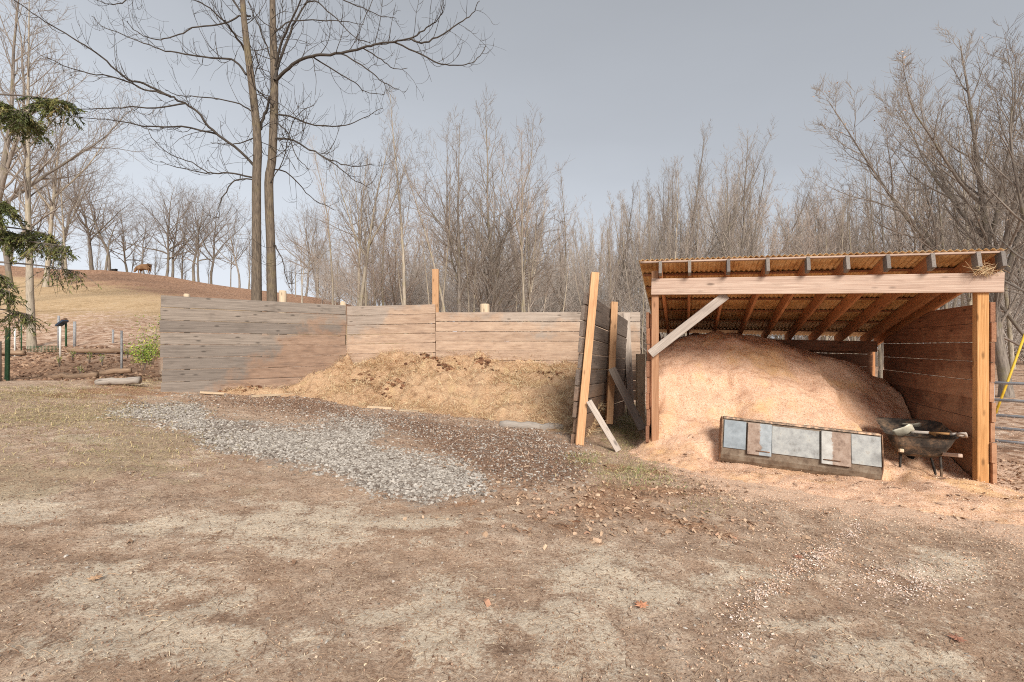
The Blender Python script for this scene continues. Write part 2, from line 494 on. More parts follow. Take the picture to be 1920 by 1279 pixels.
MULCH = [(370, 752), (420, 738), (600, 742), (700, 768), (860, 790), (1010, 805), (1090, 840), (1115, 880), (1080, 905), (990, 915), (905, 895), (790, 835), (700, 790), (560, 782), (440, 760)]
SANDS = [(500, 985, 150, 24), (620, 965, 60, 14), (60, 955, 75, 22), (250, 1085, 80, 34), (170, 1110, 100, 26), (370, 1205, 150, 34), (560, 1200, 70, 22),
         (80, 1225, 90, 20), (790, 985, 70, 12), (1010, 1165, 150, 40), (880, 1220, 90, 30), (1130, 1085, 110, 34), (1230, 1125, 120, 22), (1350, 1095, 100, 26),
         (1700, 1245, 120, 20), (1650, 1220, 90, 22), (1760, 1065, 60, 20), (420, 1135, 60, 18), (150, 825, 50, 10), (300, 990, 60, 14), (960, 1250, 120, 20), (700, 1150, 90, 16), (1480, 1180, 90, 14)]
def pmask(poly, soft):
    m = np.clip(.5 + sdf(poly, PX, PY) / soft, 0, 1) * front * (Y < 25)
    return m
SAWTOE = [(1185, 842), (1215, 862), (1290, 895), (1390, 938), (1500, 955), (1640, 975), (1770, 985), (1850, 1005), (1960, 1045), (2100, 1100), (2300, 900), (1850, 850), (1230, 700)]
attrs = {
    'sand': np.clip(ell(SANDS) * .9 + .34 * WARP + .1, -1, .95),
    'grass': np.maximum(ell([(110, 785, 170, 30), (230, 850, 200, 40), (1185, 895, 60, 22), (1100, 862, 40, 10), (60, 745, 110, 18), (30, 870, 90, 40), (1180, 805, 45, 45)]), 0) * .62,
    'leaf': ell([(1080, 955, 150, 38), (1210, 925, 110, 28), (980, 930, 60, 20), (1900, 890, 90, 60), (1330, 985, 90, 18), (230, 735, 110, 14)]) * .62,
    'mulch': pmask(MULCH, 60) * .85,
    'gravel': pmask(GRAVEL, 70) * .8,
    'soil': pmask([(-500, 712), (-500, 655), (300, 655), (300, 712)], 14),
    'saw': np.maximum(pmask(SAWTOE, 36) * .8, ell([(1530, 1045, 90, 26), (1450, 1090, 60, 16), (1640, 1090, 100, 30)]) * .35),
}
attrs['gravel'] = np.maximum(attrs['gravel'], ell([(700, 800, 90, 22), (985, 830, 110, 20), (900, 800, 80, 12)]) * .4)
fr = smooth(12.5, 15, Y)
attrs['far'] = np.where(X < 0, fr, np.maximum(fr, smooth(6.6, 7.6, X - .36 * (Y - 6)) * smooth(3, 5, Y))) 
hillside = smooth(900, 640, PX)
t60 = np.clip((Y - 12) / 48, 0, 1)
lit = np.maximum(1 - hillside, smooth(.36, .04, t60))
attrs['litter'] = np.clip(lit, 0, 1)
attrs['bare'] = hillside * smooth(30, 50, Y + np.clip((PX - 120) * .03, -5, 12)) * smooth(66, 60, Y) * .95
ni, nj = X.shape
idx = np.arange(ni * nj).reshape(ni, nj)
quads = np.stack([idx[:-1, :-1], idx[:-1, 1:], idx[1:, 1:], idx[1:, :-1]], -1).reshape(-1, 4)
go = fast_mesh('ground', np.stack([X, Y, Z], -1).reshape(-1, 3), quads, M['ground'], smooth_=True, attrs={k: v.ravel() for k, v in attrs.items()})
tag(go, kind='structure')

# ------------------------------------------------------------------ shed
SO = np.array([2.08, 7.2]); SU = np.array([.9414, -.3373]); SV = np.array([.3373, .9414])
def SP(u, v, z):
    q = SO + SU * u + SV * v
    return np.array([q[0], q[1], z])
def uv_of(x, y):
    dx, dy = x - SO[0], y - SO[1]
    return dx * SU[0] + dy * SU[1], dx * SV[0] + dy * SV[1]
def u_at(px, v):
    r = (px - CX) / F
    return (r * (SO[1] + SV[1] * v) - SO[0] - SV[0] * v) / (SU[0] - SU[1] * r)
rng = random.Random(4)
UW = 3.86
def rafz(u, v): return 1.0 - .029 * u - .229 * v        # underside of the rafters
shed = thing('lean_to_shed', 'open fronted lean-to shed with corrugated roof sheltering a pile of sawdust', 'shed', SP(0, 0, -1.56))
SH = tuple(shed.location)
def sb(name, mat, mb, bevel=.004, parent=None):
    o = mb.build(name, mat, parent or shed, bevel=bevel, loc=SH)
    o.location = (0, 0, 0)
    return o
# posts
for (u, v, w, z0, z1, m) in ((.05, 0, .098, -1.75, rafz(0, 0) + .12, 'old_post'), (UW, 0, .112, -1.95, rafz(UW, 0) - .005, 'new_post'),
                             (.05, 3.45, .1, -1.9, rafz(0, 3.5), 'rafter'), (UW - .02, 3.62, .1, -2, rafz(UW, 3.5), 'rafter')):
    b = MB(); b.board(SP(u, v, z0), SP(u, v, z1), w, w, (SV[0], SV[1], 0), 6, rng); sb('post', M[m], b)
b = MB(); b.board(SP(.0, -.075, 1.0 - .118), SP(4.04, -.075, 1.0 - .118 - .117), .045, .235, (0, 0, 1), 14, rng, .01); sb('beam', M['beam'], b)
b = MB(); b.board(SP(.06, 3.38, .1), SP(UW, 3.38, .0), .045, .2, (0, 0, 1), 6, rng); sb('beam', M['brown_plank'], b)
# rafters, tails weathered grey
for px in (1238, 1293, 1366, 1440, 1516, 1590, 1666, 1750, 1836, 1882):
    u = u_at(px, -.22)
    b = MB(); b.board(SP(u, -.1, rafz(u, -.1) + .092), SP(u, 3.85, rafz(u, 3.85) + .092), .042, .184, (0, 0, 1), 8, rng); o = sb('rafter', M['rafter'], b)
    b = MB(); b.board(SP(u, -.23, rafz(u, -.23) + .092), SP(u, -.1, rafz(u, -.1) + .092), .0425, .185, (0, 0, 1), 2, rng); sb('rafter_tail', M['tail'], b, parent=o)
# purlins
UE = u_at(1884, -.2)
for k, v in enumerate((-.15, .36, .92, 1.55, 2.2, 2.85, 3.5)):
    z0 = rafz(-.15, v) + .184 + .012; z1 = rafz(UE, v) + .184 + .012
    b = MB(); b.board(SP(-.15, v, z0), SP(UE, v, z1), .085, .022, (0, 0, 1), 8, rng)
    sb('purlin', M['beam'] if k == 0 else M['brown_plank'], b, .002)
# corrugated roof
t = MT('corrugated_iron', .55)
nn = t.noise(t.pos(), 3.5, 6, .7)
col = t.ramp(nn, [(.32, c(176, 132, 84)), (.5, c(222, 184, 130)), (.68, c(232, 206, 164))])
t.b.inputs['Metallic'].default_value = .15
t.bump(nn, .2, .004)
M['roof'] = t.done(col)
def roof_z(u, v): return rafz(u, v) + .184 + .026
us = np.arange(-.17, UE + .03, .0105)
vs_ = np.linspace(-.19, 3.95, 14)
V = []
for v in vs_:
    for u in us:
        V.append(SP(u, v, roof_z(u, v) + .011 + .011 * math.sin(u / .068 * 2 * math.pi) + .003 * math.sin(v * 5 + u)))
V = np.array(V) - np.array(SH)
nu = len(us); ii = np.arange(len(V)).reshape(len(vs_), nu)
q = np.stack([ii[:-1, :-1], ii[:-1, 1:], ii[1:, 1:], ii[1:, :-1]], -1).reshape(-1, 4)
ro = fast_mesh('roof', V, q, M['roof'], parent=shed, smooth_=True)
so = ro.modifiers.new('thickness', 'SOLIDIFY'); so.thickness = .0015
# walls
def plank_run(mb, P0, P1, z0a, z0b, n, h, th, seg=10, clip=None, jig=.0, gap=.006, stain=None, rng=rng, skip=None):
    """n boards stacked up between the ground points P0 and P1 (x, y)"""
    for k in range(n):
        if skip and skip(k): continue
        za = z0a + (k + .5) * h; zb = z0b + (k + .5) * h
        d = np.array(P1) - np.array(P0); d = d / np.linalg.norm(d)
        a = np.array(P0) + d * (rng.random() - .5) * jig; e_ = np.array(P1) + d * (rng.random() - .5) * jig * .5
        nrm = np.array([-d[1], d[0]]) * (rng.random() - .5) * .014
        mb.board((a[0] + nrm[0], a[1] + nrm[1], za), (e_[0] + nrm[0], e_[1] + nrm[1], zb), th * (.9 + .2 * rng.random()), h - gap * (.4 + 1.4 * rng.random()), (0, 0, 1), seg, rng, .012, stain, clip)
def shed_stain(V):
    u, v = uv_of(V[:, 0], V[:, 1])
    return np.clip(.75 - (V[:, 2] + .75) * .5, 0, .75) * smooth(3.4, 1.0, v)
rc = lambda V: (lambda uv: rafz(uv[0], uv[1]) - .01)(uv_of(V[:, 0], V[:, 1]))
b = MB(); plank_run(b, SP(.1, 3.53, 0)[:2], SP(UW - .03, 3.53, 0)[:2], -1.95 + .22 * 0, -2.05, 9, .238, .04, 6, None, .02, .004); sb('back_wall', M['brown_plank'], b)
b = MB(); plank_run(b, SP(3.955, -.06, 0)[:2], SP(3.955, 3.3, 0)[:2], -2.12, -2.12, 11, .2415, .045, 16, rc, .07, .0035, shed_stain, skip=lambda k: False); sb('side_wall', M['brown_plank'], b)
b = MB(); plank_run(b, SP(-.055, -.05, 0)[:2], SP(-.055, 3.5, 0)[:2], -1.9, -1.9, 10, .2415, .045, 16, rc, .06, .004); sb('side_wall', M['brown_plank'], b)
# brace nailed on the front
b = MB(); b.board(PW(1219, 664, 7.07), PW(1362, 553, 6.86), .028, .125, (-.6, 0, 1), 6, rng); sb('brace', M['grey_board'], b)
# straw nest on the beam
r2 = random.Random(8)
nest = MB()
nc = SP(u_at(1846, -.12), -.13, .885 + .03)
for k in range(170):
    a = r2.random() * 6.3; rr = r2.gauss(0, .06)
    p = np.array([nc[0] + math.cos(a) * rr * 1.5, nc[1] + math.sin(a) * rr * .8, nc[2] + abs(r2.gauss(0, .035)) - .02])
    d = np.array([r2.gauss(0, .1), r2.gauss(0, .05), r2.gauss(-.02, .05)])
    nest.tube([p - d * .6, p, p + d * .6 + np.array([0, 0, -.02])], .0022, 3, False, r2.random())
o = nest.build('bird_nest', M['straw']); tag(o, 'untidy straw nest on the beam above the right shed post', 'nest')

# ------------------------------------------------------------------ bunker of planks
def lerp(a, b, t): return a + (b - a) * t
A = np.array([(302 - CX) / F * 9.8, 9.8]); B = np.array([(648 - CX) / F * 12.2, 12.2])
P817 = np.array([(817 - CX) / F * 12.1, 12.1]); P1200 = np.array([(1200 - CX) / F * 11.9, 11.9])
bun = thing('plank_wall', 'long grey weathered plank wall running back along the left of the manure bay', 'wall', (A[0], A[1], -.95))
def pb(name, mat, mb, root, bevel=.005):
    L = tuple(root.location)
    o = mb.build(name, mat, root, bevel=bevel, loc=L); o.location = (0, 0, 0); return o
def stain_left(V):
    s = np.hypot(V[:, 0] - A[0], V[:, 1] - A[1]) / np.linalg.norm(B - A)
    lim = np.interp(s, [0, .3, .42, .55, .72, .8, 1], [-1.4, -.75, -.3, .05, .35, .62, .62])
    return np.clip(.5 + (lim - V[:, 2]) * 1.1, 0, 1)
rw = random.Random(12)
b = MB(); plank_run(b, A, B, -.98, -.98, 8, .2535, .055, 14, None, .09, .010, stain_left, rw)
pb('planks', M['grey_plank'], b, bun)
for (px, d, top, w) in ((350, 10.35, .0, .12), (530, 11.75, 1.36, .17)):
    b = MB(); x = (px - CX) / F * d
    tz = 1.13 if px == 350 else top
    b.tube([(x, d, -1), (x + .01, d, 0), (x, d, tz - .02), (x, d, tz)], [w / 2, w / 2, w / 2, w / 2 - .012], 10)
    pb('post', M['pale_post'], b, bun, 0)
bun2 = thing('plank_wall', 'brown stained plank wall across the back of the manure bay', 'wall', (P817[0], P817[1], -1.3))
def stain_back(V):
    px = CX + F * V[:, 0] / V[:, 1]
    lim = np.interp(px, [648, 700, 720, 740, 800, 817, 830, 930, 960, 1000, 1080, 1200], [.15, .45, .75, 1.1, 1.2, 1.2, .85, .8, .5, .4, .55, .3])
    return np.clip(.5 + (lim - V[:, 2]) * 1.2, 0, 1)
b = MB()
plank_run(b, B + np.array([.03, .05]), P817 - np.array([.006, 0]), -1.39, -1.35, 10, .241, .05, 10, None, .014, .010, stain_back, rw)
plank_run(b, P817 + np.array([.006, -.02]), P1200, -1.31, -1.32, 9, .2415, .05, 16, None, .014, .010, stain_back, rw)
pb('planks', M['back_plank'], b, bun2)
b = MB(); x = (817.5 - CX) / F * 12.24; b.board((x, 12.24, -1.3), (x - .01, 12.24, 1.96), .1, .16, (1, 0, 0), 6, rw); pb('post', M['lean_post'], b, bun2)
b = MB(); x = (909 - CX) / F * 12.2; b.tube([(x, 12.2, -1.3), (x, 12.2, .5), (x, 12.2, 1.05), (x, 12.2, 1.075)], [.125, .12, .12, .11], 12); pb('post', M['pale_post'], b, bun2, 0)
b = MB(); x = (643 - CX) / F * 12.4; b.tube([(x, 12.4, -1.2), (x, 12.4, .5), (x, 12.4, 1.12), (x + .01, 12.4, 1.16)], [.08, .08, .075, .05], 8); pb('post', M['pale_post'], b, bun2, 0)
b = MB(); b.board(PW(655, 578, 12.1) , PW(655.5, 700, 12.1), .03, .06, (1, 0, 0), 3, rw); 

# divider between the two bays: leans to the right
D0 = np.array([(1088 - CX) / F * 7.7, 7.7]); D1 = np.array([(1172 - CX) / F * 11.5, 11.5])
dv = thing('plank_wall', 'short leaning plank wall with ragged ends between manure bay and shed', 'wall', (D0[0], D0[1], -1.5))
b = MB(); rd = random.Random(5)
dd = (D1 - D0) / np.linalg.norm(D1 - D0); dn = np.array([dd[1], -dd[0]])
zs0, zs1 = -1.62, -1.75
hs = [.25, .25, .26, .25, .26, .25, .25, .26, .25, .2]
z = 0
for k, h in enumerate(hs):
    lean = (z + h / 2 - 1.2) * .085
    a = D0 + dn * lean - dd * (.05 + rd.random() * .14); e_ = D1 + dn * lean * .5 + dd * (rd.random() * .2)
    dropk = rd.gauss(0, .012)
    sh = .945
    b.board((a[0], a[1], zs0 + (z + h / 2)), (e_[0], e_[1], zs1 + (z + h / 2) * sh + dropk), .06, h - .012 - rd.random() * .012, (dn[0] * .085, dn[1] * .085, 1), 8, rd, .02,
            lambda V: np.clip(.62 - (V[:, 2] + 1.0) * .55, 0, .8))
    z += h
pb('planks', M['divider'], b, dv, .006)
def lean_post(px0, py0, d0, px1, py1, d1, w, mat, name, root, up=(1, 0, 0)):
    b = MB(); b.board(PW(px0, py0, d0), PW(px1, py1, d1), w, w, up, 8, rd, .01); return pb(name, mat, b, root)
lean_post(1086, 834, 7.52, 1115.5, 512, 7.75, .125, M['lean_post'], 'post', dv)
lean_post(1142, 795, 9.05, 1151.5, 567, 9.35, .125, M['lean_post'], 'post', dv)
def lone_board(name, label, cat, p0, p1, w, h, up, mat, group=None):
    o = MB(); o.board(p0, p1, w, h, up, 6, rd, .006)
    L = tuple(p0); r = o.build(name, mat, bevel=.003, loc=L); return tag(r, label, cat, group)
lone_board('prop_board', 'short pale board propped from the ground against the taller leaning post', 'board', PW(1160, 846, 7.15), PW(1104, 752, 7.45), .032, .09, (1, 0, .3), M['grey_board'])
lone_board('prop_board', 'dark grey board propped between the shorter leaning post and the shed', 'board', PW(1205, 806, 8.2), PW(1147, 691, 8.9), .035, .14, (1, 0, .3), M['dark_board'])
lone_board('fence_post', 'grey squared post standing at the far end of the leaning plank wall', 'post', PW(1183, 785, 11.3), PW(1174, 587, 11.4), .1, .15, (1, 0, 0), M['grey_board'])
lone_board('fence_post', 'pale post standing just left of the shed in the narrow grassy gap', 'post', PW(1200, 805, 9.3), PW(1201, 664, 9.3), .12, .15, (1, 0, 0), M['pale_post'])

# ------------------------------------------------------------------ heaps
def rbf(pts, vals):
    pts = np.array(pts, float); vals = np.array(vals, float)
    D = np.linalg.norm(pts[:, None] - pts[None], axis=2)
    A_ = np.zeros((len(pts) + 3,) * 2); A_[:len(pts), :len(pts)] = D; A_[:len(pts), len(pts):] = np.c_[np.ones(len(pts)), pts]
    A_[len(pts):, :len(pts)] = A_[:len(pts), len(pts):].T
    w = np.linalg.solve(A_, np.r_[vals, 0, 0, 0])
    def f(x, y):
        sh = x.shape; q = np.c_[x.ravel(), y.ravel()]
        D = np.linalg.norm(q[:, None] - pts[None], axis=2)
        return (D @ w[:len(pts)] + w[len(pts)] + q @ w[len(pts) + 1:]).reshape(sh)
    return f
toe = [gp(*p) for p in SAWTOE[:9]]
an = []
for (u, prof) in {
    -.25: [(-1.2, -.25), (-.5, -.02), (-.1, .03), (.3, .0)],
    0.05: [(-1.2, -.2), (-.45, .03), (-.1, .14), (.25, .5), (.8, 1.05), (1.6, 1.5), (2.6, 1.72), (3.5, 1.68)],
    .65: [(-1.3, -.14), (-.7, .06), (-.2, .18), (.3, .5), (.8, .98), (1.4, 1.45), (2.2, 1.8), (3.5, 1.86)],
    1.35: [(-1.5, -.12), (-.9, .03), (-.3, .15), (.2, .42), (.8, .9), (1.5, 1.42), (2.3, 1.82), (3.0, 1.9), (3.5, 1.8)],
    2.1: [(-1.6, -.1), (-1.1, .03), (-.4, .1), (.2, .36), (.8, .78), (1.5, 1.26), (2.3, 1.7), (3.1, 1.84), (3.5, 1.75)],
    2.8: [(-1.7, -.1), (-1.1, .04), (-.4, .09), (.1, .24), (.8, .6), (1.5, 1.05), (2.4, 1.5), (3.1, 1.66), (3.5, 1.6)],
    3.35: [(-1.7, -.08), (-1.1, .05), (-.4, .07), (.2, .1), (.8, .3), (1.5, .72), (2.3, 1.2), (3.1, 1.44), (3.5, 1.35)],
    3.9: [(-1.6, -.06), (-1., .05), (-.4, .02), (0, .09), (.8, .2), (1.5, .45), (1.8, .62), (2.3, .98), (3.0, 1.2), (3.5, 1.15)],
    4.6: [(-1.8, .0), (-1.3, .07), (-.8, .05), (-.35, -.03), (.1, -.12)]}.items():
    for v, h in prof: an.append((u, v, h))
an = np.array(an)
sawf = rbf(an[:, :2], an[:, 2])
us = np.arange(-.5, 5.2, .03); vs_ = np.arange(-2.1, 3.52, .03)
Ug, Vg = np.meshgrid(us, vs_)
h = sawf(Ug, Vg)
xw = SO[0] + SU[0] * Ug + SV[0] * Vg; yw = SO[1] + SU[1] * Ug + SV[1] * Vg
gz = ground_z(xw, yw)
sx = CX + F * xw / yw; sy = HY - F * gz / yw
inside = np.clip(sdf(SAWTOE, sx, sy) / 50, -1, 1)
h = np.where(Vg < 0, np.minimum(h, .10 * np.clip(inside, -1, 1) + .03 + np.maximum(0, h - .04) * smooth(-.9, 0, Vg)), h)
h = h + .045 * np.clip(inside * 2, 0, 1) * smooth(.1, -.2, Vg)
lump = fbm(Ug * 1.5, Vg * 1.5, 33, 2)
h = h + (.12 * lump + .07 * np.abs(fbm(Ug * 3.1, Vg * 3.1, 35, 2))) * smooth(0, .7, Vg)
h = h + .05 * fbm(Ug * 2.2, Vg * 2.2, 21) * smooth(-.3, .6, Vg) + .022 * fbm(Ug * 7, Vg * 7, 23) + .014 * fbm(Ug * 16, Vg * 16, 25, 2)
bk = smooth(.55, .8, Ug) * smooth(3.1, 2.85, Ug) * smooth(-1.0, -.75, Vg) * smooth(-.12, -.24, Vg)
h = h * (1 - bk) + np.minimum(h, .022) * bk
# little scarps where it has been dug
h = h - .11 * smooth(.0, .03, (Ug - .9) + .3 * fbm(Ug * 3, Vg * 3, 27)) * smooth(1.35, 1.15, Ug) * smooth(.25, .35, Vg) * smooth(.75, .6, Vg)
eu = 2.62 + .35 * fbm(Vg * 2.0, Vg * 0 + 3, 37, 3) + .28 * np.maximum(0, 1.5 - Vg)
h = h - .17 * smooth(.0, .10, Ug - eu) * smooth(3.6, 2.6, Ug) * smooth(.2, .5, Vg) * smooth(2.7, 2.2, Vg)
ev = .95 + .5 * fbm(Ug * 2.2, Ug * 0 + 7, 39, 3)
h = h - .12 * smooth(.05, .0, Vg - ev) * smooth(.2, .5, Vg) * smooth(.15, .35, Ug) * smooth(1.5, 1.1, Ug)
h = h - .10 * smooth(.06, .0, Vg - 1.7 - .5 * fbm(Ug * 1.7, Ug * 0 + 2, 49, 3)) * smooth(1.0, 1.5, Vg) * smooth(1.4, 1.7, Ug) * smooth(2.6, 2.3, Ug)
h = h - .12 * smooth(.0, .03, Ug - 3.52 - .25 * fbm(Vg * 4, Ug * 2, 29)) * smooth(.9, 1.2, Vg) * smooth(2.6, 2.2, Vg)
t = MT('sawdust', .95)
p = t.pos()
n1 = t.noise(p, 1.2, 5, .6); n2 = t.noise(p, 9, 6, .7); n3 = t.noise(p, 70, 5, .75)
vc = t.n('SeparateColor'); t.l(t.voro(p, 75, 'Color'), vc.inputs[0])
ff = t.math('ADD', t.math('MULTIPLY', n3, .5), t.math('ADD', t.math('MULTIPLY', n2, .3), t.math('MULTIPLY', vc.outputs[0], .2)))
col = t.ramp(ff, [(.3, c(192, 144, 116)), (.45, c(224, 182, 150)), (.58, c(236, 200, 172)), (.72, c(246, 220, 198))])
col = t.mix(t.math('MULTIPLY', t.step(n1, .5, .68), .45), col, c(230, 182, 132))
col = t.mix(t.math('MULTIPLY', t.step(t.noise(p, 2.1, 6, .7), .56, .74), .4), col, c(212, 158, 130))
col = t.mix(t.math('MULTIPLY', t.step(t.noise(p, .9, 4, .6), .52, .66), .5), col, c(238, 192, 128))
col = t.mix(t.math('MULTIPLY', t.step(vc.outputs[1], .9, .98), .5), col, c(140, 96, 66))
t.bump(t.math('ADD', n3, t.math('MULTIPLY', n2, 1.2)), .8, .02)
M['sawdust'] = t.done(col)
def heap(name, X_, Y_, Z_, keep, mat, label):
    n_, m_ = X_.shape; ii = np.arange(n_ * m_).reshape(n_, m_)
    q = np.stack([ii[:-1, :-1], ii[:-1, 1:], ii[1:, 1:], ii[1:, :-1]], -1)
    kq = keep[:-1, :-1] & keep[1:, 1:] & keep[:-1, 1:] & keep[1:, :-1]
    q = q[kq]
    used = np.unique(q); remap = np.full(n_ * m_, -1); remap[used] = np.arange(len(used))
    V = np.stack([X_, Y_, Z_], -1).reshape(-1, 3)[used]
    o = fast_mesh(name, V, remap[q], mat, smooth_=True)
    return tag(o, label, 'pile')
keep = ~((Vg > .06) & ((Ug < -.02) | (Ug > 3.93))) & (h > -.06)
saw_z = gz + h
saw = heap('sawdust_pile', xw, yw, saw_z, keep, M['sawdust'], 'great orange-pink heap of sawdust spilling out of the open shed')
def saw_at(x, y):
    u, v = uv_of(x, y)
    i = np.clip(((v - vs_[0]) / .03).astype(int), 0, len(vs_) - 1); j = np.clip(((u - us[0]) / .03).astype(int), 0, len(us) - 1)
    return saw_z[i, j], h[i, j]

# manure
an = []
def mp(px, py, d): 
    w = PW(px, py, d); an.append((w.x, w.y, w.z - float(ground_z(w.x, w.y, False))))
for (px, py, d) in ((430, 722, 10.7), (520, 714, 11.0), (600, 700, 11.5), (660, 688, 11.9), (720, 676, 12), (790, 666, 12), (850, 676, 11.9), (900, 670, 11.9), (960, 690, 11.8), (1075, 692, 11.5), (1110, 700, 11.4),
                    (700, 715, 11.2), (800, 706, 11.1), (900, 712, 10.9), (1000, 718, 10.7), (1060, 715, 10.6), (640, 722, 10.9), (740, 740, 10.6), (850, 748, 10.2), (960, 755, 9.9), (1050, 758, 9.6), (1150, 720, 11.2)):
    mp(px, py, d)
for (px, py) in ((400, 735), (520, 738), (600, 748), (690, 766), (780, 772), (880, 782), (980, 796), (1065, 815)):
    w = gp(px, py); an.append((w.x, w.y, .0)); dirv = Vector((w.x, w.y - 0, 0)).normalized(); an.append((w.x - dirv.x * .7, w.y - dirv.y * .7, -.2))
an = np.array(an)
manf = rbf(an[:, :2], an[:, 2])
mx = np.arange(-6.6, 2.3, .045); my = np.arange(8.2, 12.25, .045)
Xm, Ym = np.meshgrid(mx, my)
hm = manf(Xm, Ym)
hm = hm + smooth(-.1, .3, hm) * (.3 * fbm(Xm * 1.9, Ym * 1.9, 41, 3) + .13 * fbm(Xm * 7, Ym * 7, 43, 3))
gm = ground_z(Xm, Ym)
side = (Xm - A[0]) * (B - A)[1] - (Ym - A[1]) * (B - A)[0]        # right of the left wall
divs = (Xm - D0[0]) * (D1 - D0)[1] - (Ym - D0[1]) * (D1 - D0)[0]  # left of the divider
keepm = (side > .04) & (divs < .1) & (hm > -.08) & (Ym < 12.2)
t = MT('manure', .95)
p = t.pos()
n1 = t.noise(p, 2.3, 6, .65); n2 = t.noise(t.mapv(p, (1, 1, 1.5)), 22, 6, .75, 1.5); n3 = t.noise(p, 80, 4, .7)
ff = t.math('ADD', t.math('MULTIPLY', n2, .6), t.math('MULTIPLY', n3, .4))
col = t.ramp(ff, [(.32, c(124, 90, 68)), (.44, c(188, 150, 118)), (.56, c(214, 182, 146)), (.69, c(234, 212, 172))])
col = t.mix(t.math('MULTIPLY', t.step(n1, .54, .7), .75), col, c(116, 82, 62))
col = t.mix(t.math('MULTIPLY', t.step(t.noise(p, 1.6, 5, .6), .53, .68), .5), col, c(208, 180, 134))
t.bump(t.math('ADD', n2, t.math('MULTIPLY', n1, 1.5)), .9, .04)
M['manure'] = t.done(col)
man = heap('manure_pile', Xm, Ym, gm + hm, keepm, M['manure'], 'broad brown heap of manure and straw inside the plank bay')

# ------------------------------------------------------------------ scatter (uncountable)
def blades(P, L, w, ang, tilt, curl, rs, zoff=.004):
    """thin bent strips: P (n,3)"""
    n = len(P)
    d = np.stack([np.cos(ang) * np.cos(tilt), np.sin(ang) * np.cos(tilt), np.sin(tilt)], 1)
    s = np.stack([-np.sin(ang), np.cos(ang), np.zeros(n)], 1) * (w / 2)[:, None]
    roll = rs.normal(0, .5, n); s[:, 2] += np.sin(roll) * w / 2
    P = P + np.array([0, 0, zoff])
    mid = P + d * (L * .5)[:, None] + np.array([0, 0, 1]) * curl[:, None]
    end = P + d * L[:, None]
    V = np.stack([P - s, P + s, mid + s, mid - s, end + s * .6, end - s * .6], 1).reshape(-1, 3)
    o = np.arange(n)[:, None] * 6
    Fq = np.concatenate([o + np.array([0, 1, 2, 3]), o + np.array([3, 2, 4, 5])], 0)
    return V, Fq
def stuff_blades(name, P, Lr, wr, mat, seed, tilt=(0, .08), curl=.006, parent=None, label=None):
    rs = np.random.RandomState(seed); n = len(P)
    V, Fq = blades(P, rs.uniform(*Lr, n), rs.uniform(*wr, n), rs.uniform(0, 6.3, n), np.abs(rs.normal(tilt[0], tilt[1], n)), rs.uniform(0, curl, n), rs)
    o = fast_mesh(name, V, Fq, mat, np.repeat(rs.rand(n), 6), parent)
    return tag(o, kind='stuff', label=label)
def ground_pts(n, seed, px=(0, 1920), py=(720, 1279), mask=None, bias=0.0, lim=14):
    """random ground points inside the view, uniform on the ground itself"""
    rs = np.random.RandomState(seed); out = []; got = 0; k = 0
    while got < n and k < 60:
        y = rs.uniform(1.7, lim, n * 3); x = rs.uniform(-9 if lim < 15 else -16, 8, n * 3); k += 1
        gzz = ground_z(x, y); a = CX + F * x / y; b_ = HY - F * gzz / y
        ok = (a > px[0] - 150) & (a < px[1] + 150) & (b_ > py[0]) & (b_ < py[1] + 60)
        if bias: ok &= rs.rand(len(x)) < (2.2 / y) ** bias
        if mask is not None: ok &= mask(a, b_, x, y, rs)
        out.append(np.stack([x, y, gzz], 1)[ok]); got += ok.sum()
    return np.concatenate(out)[:n]
def open_yard(a, b_, x, y, rs):
    left = (x - A[0]) * (B - A)[1] - (y - A[1]) * (B - A)[0]
    return (b_ > 735) & ~((left > 0) & (y > 10.5) & (x < 2)) & (sdf(SAWTOE, a, b_) < -8) & (sdf(GRAVEL, a, b_) < 0)
P = ground_pts(22000, 1, mask=open_yard, bias=.9)
stuff_blades('ground_straw', P, (.015, .085), (.001, .0032), M['ground_straw'], 2, (0, .05))
P = ground_pts(14000, 3, mask=open_yard, bias=.9)
stuff_blades('ground_crumbs', P, (.004, .014), (.003, .007), M['ground_straw'], 4, (.04, .14))
P = ground_pts(14000, 31, mask=open_yard, bias=.9)
stuff_blades('dirt_crumbs', P, (.004, .018), (.003, .009), M['mulch'], 44, (.1, .25))
leafz = [(1080, 955, 170, 45), (1220, 930, 130, 32), (980, 930, 80, 26), (1900, 890, 120, 70), (1330, 990, 120, 24)]
def leafmask(a, b_, x, y, rs):
    m = np.zeros(len(x))
    for (ca, cb, ra, rb) in leafz: m = np.maximum(m, np.exp(-((a - ca) / ra) ** 2 - ((b_ - cb) / rb) ** 2))
    return (rs.rand(len(x)) < m + .002) & (b_ > 728)
P = ground_pts(1700, 5, mask=leafmask)
stuff_blades('fallen_leaves', P, (.025, .07), (.01, .032), M['leaf'], 6, (.02, .1), .018)
def gravmask(a, b_, x, y, rs): 
    d = sdf(GRAVEL, a, b_)
    return (d + 26 * fbm(x * 2.2, y * 2.2, 71, 3) > rs.normal(4, 11, len(x))) & (rs.rand(len(x)) < np.clip(.45 + d / 40, .25, 1) * np.where((b_ < 812) & (a > 380), .42, 1))
